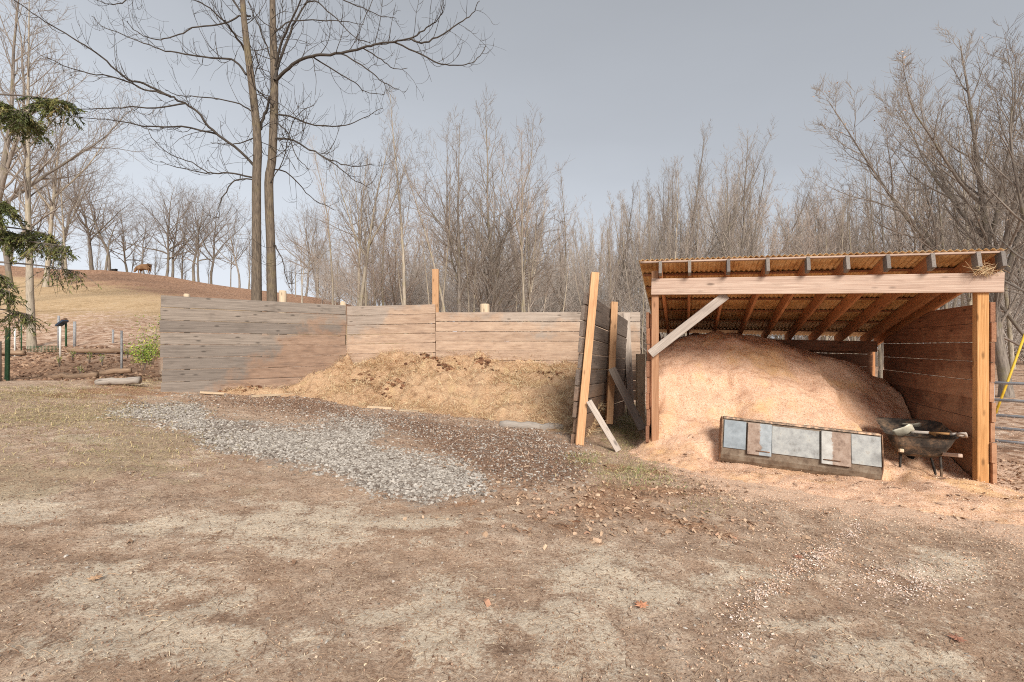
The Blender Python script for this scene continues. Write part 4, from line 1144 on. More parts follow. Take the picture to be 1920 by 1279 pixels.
# pale flat boards trodden into the ground
def slab(label, a, b_, w, mat):
    p, q_ = gp(*a), gp(*b_); b = MB()
    b.board((p.x, p.y, p.z + .03), (q_.x, q_.y, q_.z + .03), w, .04, (0, 0, 1), 8, rd, .02)
    return tag(b.build('plank', mat, bevel=.004), label, 'plank')
slab('pale plank lying flat behind the gravel, nearest the manure', (440, 737), (535, 729), .22, M['pale_post'])
slab('shorter pale plank lying flat just left of the gravel edge', (375, 738), (420, 739), .14, M['pale_post'])
slab('longest pale plank lying flat between gravel and manure', (475, 744), (580, 740), .16, M['pale_post'])
slab('thin pale plank end showing in the mulch below the manure', (690, 764), (735, 768), .1, M['pale_post'])
slab('small pale plank end showing in the mulch right of the other', (750, 770), (785, 773), .1, M['pale_post'])
# low wire panel
b = MB()
for k in range(24): b.tube([PW(52 + k * 2.6, 660, 14.1), PW(52 + k * 2.6, 649, 14.1)], .006, 3)
for k in range(4): b.tube([PW(50, 649 + k * 3.6, 14.1), PW(113, 649 + k * 3.6, 14.1)], .006, 3)
tag(b.build('wire_panel', M['tgreen']), 'low green wire mesh strip at the back of the garden bed', 'wire fence')

# ------------------------------------------------------------------ leafy bits
def leaf_cloud(centers, n, size, seed, spread):
    rs = np.random.RandomState(seed)
    C_ = np.array(centers)[rs.randint(0, len(centers), n)] + rs.normal(0, 1, (n, 3)) * np.array(spread)
    a = rs.normal(0, 1, (n, 3)); a /= np.linalg.norm(a, axis=1)[:, None]
    b_ = np.cross(a, rs.normal(0, 1, (n, 3))); b_ /= np.linalg.norm(b_, axis=1)[:, None]
    s = rs.uniform(.6, 1.2, n)[:, None] * size
    V = np.stack([C_ - a * s, C_ + b_ * s * .4, C_ + a * s, C_ - b_ * s * .4], 1).reshape(-1, 3)
    return V, np.arange(4 * n).reshape(n, 4), np.repeat(rs.rand(n), 4)
def shrub(label, px, pbase, ptop, d, wpx, n, seed, size=.03, name='shrub', group=None, mat='shrub_leaf'):
    rs = random.Random(seed)
    base = np.array(PW(px, pbase, d)); th = (pbase - ptop) / F * d; wd = wpx / F * d
    root = thing(name, label, 'shrub' if name == 'shrub' else 'plant', base, group)
    b = MB(); cs = []
    for k in range(9):
        a = rs.random() * 6.3; rr = wd * .5 * rs.random()
        tip = base + np.array([math.cos(a) * rr, math.sin(a) * rr, th * (.55 + .45 * rs.random())])
        b.tube([base + np.array([math.cos(a) * rr * .15, math.sin(a) * rr * .15, -.05]), base * .5 + tip * .5 + np.array([0, 0, th * .1]), tip], [.006, .005, .002], 4)
        for q_ in (.4, .55, .7, .85, 1): cs.append(base + (tip - base) * q_)
    o = b.build('stems', M['twig_tan'], root, loc=tuple(base)); o.location = (0, 0, 0)
    V, Fq, rn = leaf_cloud(cs, n, size, seed, (wd * .12, wd * .12, th * .08))
    fast_mesh('foliage', V - base, Fq, M[mat], rn, root)
    return root
shrub('green leafy shrub against the near end of the left plank wall', 268, 690, 640, 10.6, 46, 900, 3, .028)
shrub('tall sparse yellow-green shrub behind the left plank wall end', 284, 680, 596, 11.4, 50, 520, 5, .026)
for k, (px, py) in enumerate(((112, 684), (150, 700), (168, 677), (192, 682), (136, 672), (240, 668))):
    shrub('small yellow-green weed growing in the bare garden bed', px, py, py - 17, 11.5, 14, 60, 30 + k, .02, 'weed', 'weeds in the garden bed')

# ------------------------------------------------------------------ trees
def grow(seed, height, r0, t0=.25, n1=26, ang=45, l1=.35, up=.25, n2=7, n3=5, shape='tall', wander=.02, fork=0, l2=.42, l3=.4, twr=.006, fw=.07, fa=(22, 22)):
    """bare tree: returns trunk polylines and branch polylines as (points, radii)"""
    rg = random.Random(seed)
    rn = lambda s: rg.gauss(0, s)
    trunk = []; br = []
    def path(p, d, L, n, upb, wob):
        pts = [np.array(p)]; d = np.array(d, float)
        for k in range(n):
            d = d + np.array([rn(wob), rn(wob), rn(wob) + upb / n]); d /= np.linalg.norm(d)
            pts.append(pts[-1] + d * L / n)
        return np.array(pts)
    def along(P, t):
        k = t * (len(P) - 1); i = min(int(k), len(P) - 2); f = k - i
        d = P[i + 1] - P[i]
        return P[i] * (1 - f) + P[i + 1] * f, d / (np.linalg.norm(d) + 1e-9)
    def dirn(axis, az, an_):
        ref = np.array([0, 0, 1.]) if abs(axis[2]) < .9 else np.array([1., 0, 0])
        u = np.cross(axis, ref); u /= np.linalg.norm(u); w = np.cross(axis, u)
        return axis * math.cos(an_) + (u * math.cos(az) + w * math.sin(az)) * math.sin(an_)
    stems = []
    n = 16
    P = path((0, 0, -.3), (rn(.03), rn(.03), 1), height, n, .3, wander)
    rad = np.array([r0 * (1 - .93 * (k / n) ** .85) for k in range(n + 1)]); rad[0] *= 1.35
    stems.append((P, rad, 1.0))
    for k in range(fork):
        tt = t0 + .12 * rg.random() + k * .07
        p, ax = along(P, tt)
        Lf = height * (1 - tt) * (.75 + .3 * rg.random())
        Q = path(p, dirn(ax, k * 2.4 + rg.random(), R(fa[0] + rg.random() * fa[1])), Lf, 10, .5, fw)
        rr = np.interp(tt, np.linspace(0, 1, n + 1), rad) * .72
        stems.append((Q, np.array([rr * (1 - .92 * (i / 10)) for i in range(11)]), Lf / height))
    for (P, rad, _) in stems: trunk.append((P, rad))
    for si, (P, rad, wt_) in enumerate(stems):
        N = int(n1 * wt_) if si else n1
        ta = t0 if si == 0 else .15
        for k in range(N):
            t = ta + (1 - ta) * ((k + rg.random() * .8) / N)
            p, ax = along(P, min(t, .985))
            rr = np.interp(t, np.linspace(0, 1, len(P)), rad)
            if shape == 'tall': L = height * l1 * (1 - .75 * t) * (.6 + .6 * rg.random())
            else: L = height * l1 * (math.sin(math.pi * min(1, .25 + .7 * (t - t0) / (1 - t0)))) * (.6 + .6 * rg.random()) * (1 if si == 0 else .8)
            a1 = R(ang + rn(9)) * (1 - .35 * t)
            d = dirn(ax, k * 2.4 + rn(.4), a1)
            Q = path(p, d, L, 6, up, .10)
            r1 = min(rr * .62, .012 + L * .013)
            qr = np.array([r1 * (1 - .85 * i / 6) for i in range(7)]); br.append((Q, qr, 4))
            m2 = max(2, int(n2 * (.5 + L / (height * l1))))
            for j in range(m2):
                t2 = .2 + .8 * (j + rg.random()) / m2
                p2, ax2 = along(Q, min(t2, .98))
                L2 = L * l2 * (1.15 - .6 * t2) * (.6 + .7 * rg.random())
                Q2 = path(p2, dirn(ax2, j * 2.4 + rn(.6), R(42 + rn(10))), L2, 4, up * .9, .13)
                r2_ = max(twr * 1.2, np.interp(t2, np.linspace(0, 1, 7), qr) * .6)
                br.append((Q2, np.array([r2_ * (1 - .75 * i / 4) for i in range(5)]), 3))
                for m in range(n3):
                    t3 = .15 + .85 * (m + rg.random()) / n3
                    p3, ax3 = along(Q2, min(t3, .98))
                    L3 = (L2 * l3 + .12) * (.6 + .8 * rg.random())
                    Q3 = path(p3, dirn(ax3, m * 2.4 + rn(.8), R(40 + rn(12))), L3, 2, up * .8, .12)
                    br.append((Q3, np.array([twr, twr * .8, twr * .4]), 3))
    return trunk, br
def tubes_mesh(name, lines, sides, mat):
    b = MB()
    for L in lines:
        P, r_ = L[0], L[1]; b.tube(P, r_, L[2] if len(L) > 2 else sides, False)
    me = bpy.data.meshes.new(name)
    o = b.build(name, mat); me = o.data; bpy.data.objects.remove(o); return me
PROTO = {}
def proto(key, bm, tm, **k):
    tr, br = grow(**k)
    PROTO[key] = (tubes_mesh('trunk', tr, 8, M[bm]), tubes_mesh('crown', br, 3, M[tm]))
proto('slim_a', 'bark_pale', 'twig_grey', seed=1, height=17, r0=.15, t0=.35, n1=28, ang=30, l1=.25, up=.7, n2=6, n3=4)
proto('slim_b', 'bark_pale', 'twig_tan', seed=2, height=17, r0=.13, t0=.45, n1=24, ang=28, l1=.23, up=.7, n2=6, n3=4, wander=.025)
proto('slim_c', 'bark_brown', 'twig_grey', seed=3, height=17, r0=.17, t0=.3, n1=30, ang=32, l1=.26, up=.7, n2=6, n3=4, fork=1)
proto('slim_d', 'bark_pale', 'twig_tan', seed=4, height=17, r0=.14, t0=.5, n1=22, ang=30, l1=.22, up=.7, n2=6, n3=5, fork=1, wander=.025)
proto('vase_a', 'bark_brown', 'twig_grey', seed=5, height=15, r0=.17, t0=.22, n1=22, ang=40, l1=.34, up=.5, n2=7, n3=5, fork=3, shape='tall')
proto('pole_a', 'bark_pale', 'twig_tan', seed=31, height=14, r0=.1, t0=.6, n1=12, ang=36, l1=.2, up=.5, n2=4, n3=3, wander=.03)
proto('pole_b', 'bark_pale', 'twig_grey', seed=32, height=14, r0=.12, t0=.55, n1=14, ang=36, l1=.22, up=.5, n2=4, n3=3, wander=.025)
proto('vase_b', 'bark_pale', 'twig_grey', seed=6, height=15, r0=.17, t0=.28, n1=22, ang=42, l1=.34, up=.45, n2=7, n3=5, fork=2, shape='tall')
for kk, (sd, fk, wn) in enumerate(((7, 4, .07), (8, 3, .05), (18, 5, .08), (28, 4, .06))):
    proto('oak_' + 'abcd'[kk], 'bark_brown', 'twig_oak', seed=sd, height=12.5, r0=.2, t0=.24 + .04 * kk, n1=13, ang=60, l1=.46, up=.3, n2=6, n3=4, fork=fk, shape='round', wander=wn, twr=.008, fw=.13, fa=(26, 36), l2=.5)
proto('bush_a', 'bark_brown', 'twig_tan', seed=9, height=8, r0=.08, t0=.08, n1=24, ang=50, l1=.5, up=.35, n2=6, n3=5, fork=3, shape='tall', wander=.06)
proto('bush_b', 'bark_brown', 'twig_grey', seed=10, height=7, r0=.07, t0=.06, n1=24, ang=55, l1=.5, up=.3, n2=6, n3=5, fork=3, shape='tall', wander=.07)
proto('big', 'bark_brown', 'twig_grey', seed=24, height=14.5, r0=.2, t0=.16, n1=24, ang=38, l1=.3, up=.75, n2=9, n3=8, fork=6, fa=(14, 26), fw=.06, shape='tall', wander=.03, l2=.42)
def tree(key, px, d, hgt, label, group=None, rot=0, lean=(0, 0), name='bare_tree', z=None, sq=1.0):
    tm, cm = PROTO[key]
    base_h = {'oak': 12.5, 'bus': 7.5, 'vas': 15, 'sli': 17, 'big': 14.5, 'pol': 14}[key[:3]]
    x = (px - CX) / F * d
    zz_ = float(ground_z(x, d)) if z is None else z
    o = thing(name, label, 'tree', (x, d, zz_ - .1), group)
    s = hgt / base_h; o.scale = (s * sq, s * sq, s); o.rotation_euler = (R(lean[0]), R(lean[1]), rot)
    for nm, me in (('trunk', tm), ('crown', cm)):
        link(bpy.data.objects.new(nm, me), o)
    return o
def top_h(py, d, px):
    x = (px - CX) / F * d
    return (HY - py) / F * d - float(ground_z(x, d, False))
rt = random.Random(77)
# hand placed ones
named = [
    ('slim_b', 622, 27, 270, 'thin pale birch-like tree rising left of the dense clump', (0, 0)),
    ('vase_b', 668, 25, 215, 'tree with slanting pale trunk leaning right above the back plank wall', (0, 8)),
    ('slim_a', 762, 26, 165, 'tallest straight slim tree of the clump behind the back plank wall', (0, 0)),
    ('vase_a', 862, 27, 205, 'dark many-stemmed tree right of the tallest slim tree', (0, 0)),
    ('vase_a', 935, 29, 190, 'dark forked tree with high twin tops at the right of the clump', (0, 3)),
    ('slim_b', 1052, 44, 322, 'pale feathery tree standing alone in the dip of the treeline', (0, 0)),
    ('vase_a', 1368, 42, 252, 'broad dark-crowned tree standing highest above the wood left of the shed roof', (0, 0)),
    ('slim_c', 1285, 44, 255, 'upright dark tree left of the broad dark-crowned one', (0, 0)),
]
for k, (key, px, d, py, lab, ln) in enumerate(named):
    tree(key, px, d, top_h(py, d, px), lab, None, k * 1.3, ln)
# big tree at the right
bt = tree('big', 1888, 17.5, 13.0, 'large spreading bare tree with low limbs right behind the shed roof', None, 2.1, (0, 0), sq=1.15)
cv_ = np.empty(len(PROTO['big'][1].vertices) * 3, np.float32); PROTO['big'][1].vertices.foreach_get('co', cv_); cv_ = cv_.reshape(-1, 3)
V, Fq, rn_ = leaf_cloud(cv_[np.random.RandomState(4).randint(0, len(cv_), 150)], 260, .05, 8, (.1, .1, .1))
fast_mesh('dead_leaves', V, Fq, M['leaf'], rn_, bt)
tree('vase_a', 1975, 15.5, 13.5, 'dark bare tree whose crown enters at the upper right edge', None, .7)
# clump between
for k in range(20):
    px = 640 + 350 * rt.random(); d = 24 + 12 * rt.random()
    key = rt.choice(['bush_a', 'bush_b', 'slim_a', 'slim_b', 'vase_b', 'slim_d', 'pole_b'])
    py = 330 + 110 * rt.random() if key[:3] == 'bus' else 250 + 150 * rt.random()
    tree(key, px, d, top_h(py, d, px), 'twiggy bare tree in the tangled clump behind the back plank wall', 'tangled clump of bare trees', rt.random() * 6.3, (rt.gauss(0, 3), rt.gauss(0, 4)))
# the wood
for k in range(105):
    px = 960 + 640 * rt.random(); d = 34 + 34 * rt.random() ** 1.3
    lim = np.interp(px, [960, 1010, 1060, 1100, 1160, 1230, 1330, 1400, 1460, 1520, 1600], [330, 400, 390, 385, 350, 300, 290, 300, 340, 350, 320])
    py = lim + abs(rt.gauss(0, 55))
    tree(rt.choice(['slim_a', 'slim_b', 'slim_c', 'slim_d', 'slim_b']), px, d, top_h(py, d, px), 'slender bare tree in the close-packed wood behind the bay and shed', 'slender trees of the wood', rt.random() * 6.3, (rt.gauss(0, 1.5), rt.gauss(0, 2)), sq=.9)
for k in range(22):
    px = 540 + 460 * rt.random(); d = 38 + 22 * rt.random()
    py = np.interp(px, [540, 640, 1000], [430, 400, 400]) + abs(rt.gauss(0, 30))
    tree(rt.choice(['slim_a', 'slim_b', 'vase_b', 'slim_d']), px, d, top_h(py, d, px), 'farther bare tree seen between the twin-trunked tree and the wood', 'farther trees behind the clump', rt.random() * 6.3, (rt.gauss(0, 2), rt.gauss(0, 2)))
for k in range(46):
    px = 900 + 640 * rt.random(); d = 32 + 26 * rt.random(); py = 410 + 60 * rt.random()
    tree(rt.choice(['pole_a', 'pole_b']), px, d, top_h(py, d, px), 'thin pale pole-like tree low in the wood, with few twigs', 'pale poles in the wood', rt.random() * 6.3, (rt.gauss(0, 2), rt.gauss(0, 3)))
# the far wood, one mass of thin stems
wm = []
for kk in range(3):
    tr, br = grow(seed=90 + kk, height=14, r0=.1, t0=.45, n1=15, ang=28, l1=.22, up=.7, n2=4, n3=3, wander=.03)
    me_ = tubes_mesh('stems', [(a_[0], a_[1], 4) for a_ in tr] + br, 3, None)
    v_ = np.empty(len(me_.vertices) * 3, np.float32); me_.vertices.foreach_get('co', v_)
    f_ = np.empty(len(me_.loops), np.int32); me_.loops.foreach_get('vertex_index', f_)
    wm.append((v_.reshape(-1, 3), f_.reshape(-1, 4)))
VV = []; FF = []; n0 = 0
for k in range(330):
    px = 880 + 1120 * rt.random(); d = 52 + 46 * rt.random()
    lim = np.interp(px, [880, 1010, 1060, 1100, 1230, 1400, 1500, 1640, 1800, 2000], [400, 420, 410, 400, 360, 350, 370, 330, 300, 280])
    hh_ = top_h(lim + abs(rt.gauss(0, 50)), d, px)
    v_, f_ = wm[k % 3]; a_ = rt.random() * 6.3; sc_ = hh_ / 14
    q_ = np.stack([v_[:, 0] * math.cos(a_) - v_[:, 1] * math.sin(a_), v_[:, 0] * math.sin(a_) + v_[:, 1] * math.cos(a_), v_[:, 2]], 1) * sc_
    q_[:, 0] += q_[:, 2] * rt.gauss(0, .03)
    x_ = (px - CX) / F * d
    VV.append(q_ + np.array([x_, d, float(ground_z(x_, d)) - .1])); FF.append(f_ + n0); n0 += len(v_)
tr, br = grow(seed=99, height=6, r0=.06, t0=.06, n1=20, ang=50, l1=.5, up=.35, n2=5, n3=4, fork=3, wander=.06)
me_ = tubes_mesh('stems', [(a_[0], a_[1], 3) for a_ in tr] + br, 3, None)
v_ = np.empty(len(me_.vertices) * 3, np.float32); me_.vertices.foreach_get('co', v_); v_ = v_.reshape(-1, 3)
f_ = np.empty(len(me_.loops), np.int32); me_.loops.foreach_get('vertex_index', f_); f_ = f_.reshape(-1, 4)
for k in range(170):
    px = 600 + 1420 * rt.random(); d = 36 + 40 * rt.random(); a_ = rt.random() * 6.3
    hh_ = top_h(500 + rt.gauss(0, 32), d, px); sc_ = hh_ / 6; sw_ = sc_ * (1 + .5 * rt.random())
    q_ = np.stack([(v_[:, 0] * math.cos(a_) - v_[:, 1] * math.sin(a_)) * sw_, (v_[:, 0] * math.sin(a_) + v_[:, 1] * math.cos(a_)) * sw_, v_[:, 2] * sc_], 1)
    x_ = (px - CX) / F * d
    VV.append(q_ + np.array([x_, d, float(ground_z(x_, d)) - .1])); FF.append(f_ + n0); n0 += len(v_)
tag(fast_mesh('woodland', np.concatenate(VV), np.concatenate(FF), M['twig_far'], smooth_=True), kind='stuff')
# right thicket
for k in range(28):
    px = 1490 + 480 * rt.random(); d = 19 + 22 * rt.random()
    lim = np.interp(px, [1490, 1550, 1640, 1720, 1800, 1960], [360, 320, 285, 250, 210, 180])
    py = lim + abs(rt.gauss(0, 60))
    tree(rt.choice(['vase_b', 'slim_c', 'slim_a', 'slim_b', 'slim_d', 'vase_b', 'slim_a', 'bush_a', 'pole_b', 'vase_a']), px, d, top_h(py, d, px), 'bare tree in the brown thicket behind the right half of the shed', 'thicket trees behind the shed', rt.random() * 6.3, (rt.gauss(0, 2), rt.gauss(0, 3)))
for k in range(9):
    px = 1540 + 370 * rt.random(); d = 18 + 6 * rt.random(); py = np.interp(px, [1540, 1700, 1900], [340, 270, 180]) + 40 * rt.random()
    tree(rt.choice(['slim_a', 'slim_c', 'pole_b']), px, d, top_h(py, d, px), 'straight bare trunk rising close behind the right half of the shed roof', 'straight trunks close behind the shed', rt.random() * 6.3, (rt.gauss(0, 1.5), rt.gauss(0, 2)))
# hill top
hill = [(40, 500), (95, 400), (130, 330), (172, 340), (212, 345), (240, 380), (275, 375), (300, 365), (318, 362), (345, 380), (376, 370), (402, 395), (430, 385), (452, 395), (468, 410), (190, 400), (360, 410), (15, 330), (562, 405), (585, 395), (610, 410)]
for k, (px, py) in enumerate(hill):
    d = 61 + 9 * rt.random(); py -= rt.gauss(8, 22); px += rt.gauss(0, 9)
    tree(rt.choice(['oak_a', 'oak_b', 'oak_c', 'oak_d', 'oak_c', 'slim_c']), px, d, top_h(py, d, px), 'spreading bare tree on the skyline of the hill', 'bare trees on the hill crest', rt.random() * 6.3, (0, rt.gauss(0, 5)), sq=.8 + .35 * rt.random())
for k in range(20):
    px = -40 + 660 * rt.random(); d = 66 + 16 * rt.random(); py = 420 + 70 * rt.random()
    tree(rt.choice(['slim_a', 'slim_c', 'oak_b']), px, d, max(4, top_h(py, d, px)), 'slight bare tree beyond the skyline of the hill', 'slight trees beyond the hill crest', rt.random() * 6.3)
# left edge, nearer trees
for (key, px, d, py, lab) in (('vase_b', 125, 44, 290, 'mid-size bare tree forking low right of the birch on the hillside'), ('vase_a', -30, 24, -120, 'tall twiggy bare tree at the left edge of the photo'),
                              ('slim_c', 20, 34, 20, 'tall slim bare tree on the slope left of the birch'), ('vase_b', 85, 36, 130, 'twiggy bare tree just behind the birch')):
    tree(key, px, d, top_h(py, d, px), lab, None, px * .1)
# birch
tr, br = grow(seed=61, height=11.5, r0=.125, t0=.3, n1=26, ang=48, l1=.3, up=.35, n2=6, n3=4, wander=.012)
PROTO['sli_birch'] = (tubes_mesh('trunk', tr, 9, M['birch']), tubes_mesh('crown', br, 3, M['twig_grey']))
tree('sli_birch', 61, 15.2, 17, 'slim pale-barked tree standing alone at the back of the garden bed', None, .5)

# the twin-trunked tree in front ------------------------------------
rb = random.Random(3)
TD = 14.0
twin = thing('bare_tree', 'tall tree with two slim trunks rising behind the left plank wall', 'tree', PW(495, 640, TD))
TL = np.array(twin.location)
def tl(pts, d0, d1):
    n = len(pts); return np.array([PW(p[0], p[1], d0 + (d1 - d0) * k / (n - 1)) for k, p in enumerate(pts)])
def smoothline(P, m=3):
    P = np.array(P); n = len(P); out = []
    for i in range(n - 1):
        p0 = P[max(i - 1, 0)]; p1 = P[i]; p2 = P[i + 1]; p3 = P[min(i + 2, n - 1)]
        for k in range(m):
            t = k / m
            out.append(.5 * ((2 * p1) + (-p0 + p2) * t + (2 * p0 - 5 * p1 + 4 * p2 - p3) * t * t + (-p0 + 3 * p1 - 3 * p2 + p3) * t ** 3))
    out.append(P[-1]); return np.array(out)
def trunk_obj(pts, r, d0, d1):
    P = smoothline(tl(pts, d0, d1)); b = MB()
    rad = np.interp(np.linspace(0, 1, len(P)), np.linspace(0, 1, len(r)), r)
    b.tube(P, rad, 12)
    o = b.build('trunk', M['bark_front'], twin, loc=tuple(TL)); o.location = (0, 0, 0)
trunk_obj([(480, 690), (481, 565), (481, 430), (481, 340), (483, 270), (476, 190), (466, 110), (459, 50), (455, 0), (450, -130), (446, -300)], [.16, .14, .122, .118, .112, .1, .092, .08, .07, .05, .02], TD, TD - .2)
trunk_obj([(512, 690), (510, 565), (508, 470), (504, 345), (510, 300), (514, 200), (514, 130), (512, 60), (511, 0), (509, -140), (512, -300)], [.155, .14, .122, .12, .115, .11, .105, .09, .08, .05, .02], TD + .1, TD + .35)
limbs = [
    ([(480, 315), (440, 275), (400, 245), (370, 210), (340, 190), (312, 178), (270, 168), (230, 150), (180, 140), (130, 128), (90, 108)], .07, -2.2),
    ([(318, 181), (270, 157), (240, 150), (200, 115), (160, 85), (110, 55), (60, 25), (20, -5)], .05, -2.0),
    ([(405, 250), (340, 238), (280, 238), (230, 228), (170, 222), (120, 216)], .045, 1.5),
    ([(345, 200), (290, 202), (230, 201), (170, 204), (130, 206)], .035, -1.4),
    ([(478, 335), (440, 325), (400, 326), (370, 322), (330, 313), (300, 303)], .045, 1.2),
    ([(390, 325), (360, 305), (320, 290), (290, 265), (275, 240)], .026, .8),
    ([(478, 338), (440, 338), (420, 365), (410, 390), (411, 412)], .035, -1.0),
    ([(462, 140), (440, 115), (410, 109), (370, 105), (320, 97), (280, 85), (230, 65), (190, 48), (173, 30)], .055, 1.8),
    ([(459, 95), (440, 65), (420, 40), (385, 10), (350, -6)], .06, -1.5),
    ([(470, 30), (448, 32), (420, 45), (370, 50), (335, 65), (300, 73), (275, 70), (250, 55), (238, 40)], .04, -1.2),
    ([(470, 208), (440, 192), (380, 182), (340, 180), (310, 168)], .032, -1.0),
    ([(482, 255), (450, 268), (420, 271), (395, 266)], .03, 1.0),
    ([(485, 245), (498, 215), (506, 185), (512, 150), (508, 110), (490, 60), (472, 20), (455, -30)], .075, .5),
    ([(516, 150), (524, 115), (545, 60), (565, 20), (590, -30), (610, -90)], .085, 1.0),
    ([(516, 125), (530, 75), (550, 30), (568, -10), (580, -60)], .065, -1.2),
    ([(518, 150), (540, 128), (570, 110), (600, 102), (640, 101), (680, 90), (710, 82), (745, 77), (775, 70), (800, 52), (822, 35), (835, 10)], .085, -2.4),
    ([(765, 74), (790, 81), (820, 70), (860, 45), (885, 25), (898, 0)], .04, -.6),
    ([(738, 79), (780, 97), (820, 117), (850, 122), (880, 120), (900, 105), (911, 86)], .035, 1.2),
    ([(585, 108), (630, 135), (665, 155), (685, 172), (722, 177)], .032, 1.4),
    ([(640, 104), (690, 130), (720, 155), (748, 168)], .03, -1.4),
    ([(680, 92), (715, 112), (738, 128), (765, 129)], .026, 1.0),
    ([(517, 215), (545, 218), (580, 232), (620, 237), (655, 233), (690, 217), (716, 203)], .045, 1.6),
    ([(517, 260), (545, 262), (580, 280), (620, 300), (660, 312), (702, 307)], .05, -1.5),
    ([(600, 291), (630, 310), (660, 335), (692, 352)], .028, -.8),
    ([(514, 318), (535, 322), (560, 345), (590, 375), (628, 393)], .036, 1.2),
    ([(518, 228), (540, 250), (555, 290), (577, 316)], .028, -1.2),
    ([(513, 455), (521, 470), (530, 490), (538, 527), (552, 531)], .028, -1.0),
    ([(514, 62), (545, 40), (600, 38), (640, 40), (682, 47)], .035, 1.4),
    ([(568, 5), (590, 2), (620, 25), (645, 50), (668, 72), (695, 81)], .035, -1.4),
    ([(590, -28), (645, 0), (680, 15), (715, 30), (743, 34)], .032, 1.4),
    ([(512, 200), (495, 180), (478, 165), (470, 130), (480, 95)], .03, -1.2),
    ([(505, 345), (530, 300), (545, 240), (560, 215), (590, 195)], .02, -1.0),
    ([(455, 30), (430, -10), (390, -40), (330, -60)], .05, 1.0),
    ([(700, -5), (690, 20), (672, 60), (668, 80)], .012, 0),
    ([(455, -20), (350, -45), (260, -25), (235, 2), (205, 8), (178, -2)], .035, -1.0),
]
cb = MB()
def perp(d):
    r_ = np.cross(d, (0, 0, 1.)); nrm = np.linalg.norm(r_); return r_ / nrm if nrm > 1e-3 else np.array([1., 0, 0])
def twig(p, d, L, r, lvl):
    d = np.array(d) - np.array([0, 0, .45]) * (1 if rb.random() < .6 else 0)
    pts = [p]; dd_ = d / np.linalg.norm(d); n = 7
    sgn = 1 if rb.random() < .8 else -.4
    for k in range(n):
        dd_ = dd_ + np.array([rb.gauss(0, .09), rb.gauss(0, .09), sgn * .3 + rb.gauss(0, .05)]); dd_ /= np.linalg.norm(dd_)
        pts.append(pts[-1] + dd_ * L / n)
    cb.tube(np.array(pts), np.linspace(r, r * .45, n + 1), 4, False)
    if lvl > 0:
        for k in range(int(1 + L * 2.6)):
            i = rb.randint(1, n - 1); a = rb.random() * 6.3
            d2 = (pts[i + 1] - pts[i]); d2 /= np.linalg.norm(d2)
            q_ = perp(d2); d3 = d2 * .6 + (q_ * math.cos(a) + np.cross(d2, q_) * math.sin(a)) * .8
            twig(pts[i], d3, L * (.3 + .35 * rb.random()), max(.0045, r * .6), lvl - 1)
done_ = []
for (pts, r, dz) in limbs:
    r = r * .52 + .004
    ds_ = TD + .1
    if done_:                                    # a limb that leaves another limb starts on it
        q2 = np.array([(CX + F * a[0] / a[1], HY - F * a[2] / a[1], a[1]) for a in np.concatenate(done_)])
        dist = np.hypot(q2[:, 0] - pts[0][0], q2[:, 1] - pts[0][1]); k = int(np.argmin(dist))
        if dist[k] < 10 and not 440 < pts[0][0] < 525: ds_ = q2[k, 2]; pts = [(q2[k, 0], q2[k, 1])] + pts[1:]
    P = smoothline(tl(pts, ds_, ds_ + dz), 4)
    done_.append(P)
    L = np.linalg.norm(np.diff(P, axis=0), axis=1).sum()
    jl = np.array([[rb.gauss(0, .012) for _ in range(3)] for _ in P]); jl[0] = 0
    rad = np.linspace(r, max(.008, r * .16), len(P))
    cb.tube(P + jl, rad, 7, False)
    nt = int(L * 3.0)
    for k in range(nt):
        t = .12 + .88 * (k + rb.random()) / nt
        i = min(int(t * (len(P) - 1)), len(P) - 2)
        d = P[i + 1] - P[i]; d /= np.linalg.norm(d)
        q_ = perp(d); a = rb.random() * 6.3
        d2 = d * .75 + (q_ * math.cos(a) + np.cross(d, q_) * math.sin(a)) * .75
        twig(P[i], d2, (.4 + 1.0 * rb.random()) * (1.2 - .4 * t), max(.006, min(.010, rad[i] * .4)), 1)
for (P0, P1, n) in (((483, 300), (456, -20), 16), ((505, 320), (511, -20), 16)):
    for k in range(n):
        t = (k + rb.random()) / n
        p = np.array(PW(P0[0] + (P1[0] - P0[0]) * t, P0[1] + (P1[1] - P0[1]) * t, TD + .1)); a = rb.random() * 6.3
        twig(p, np.array([math.cos(a), math.sin(a), .3]), .7 + 1.1 * rb.random(), .012, 1)
o = cb.build('crown', M['bark_limb'], twin, loc=tuple(TL)); o.location = (0, 0, 0)

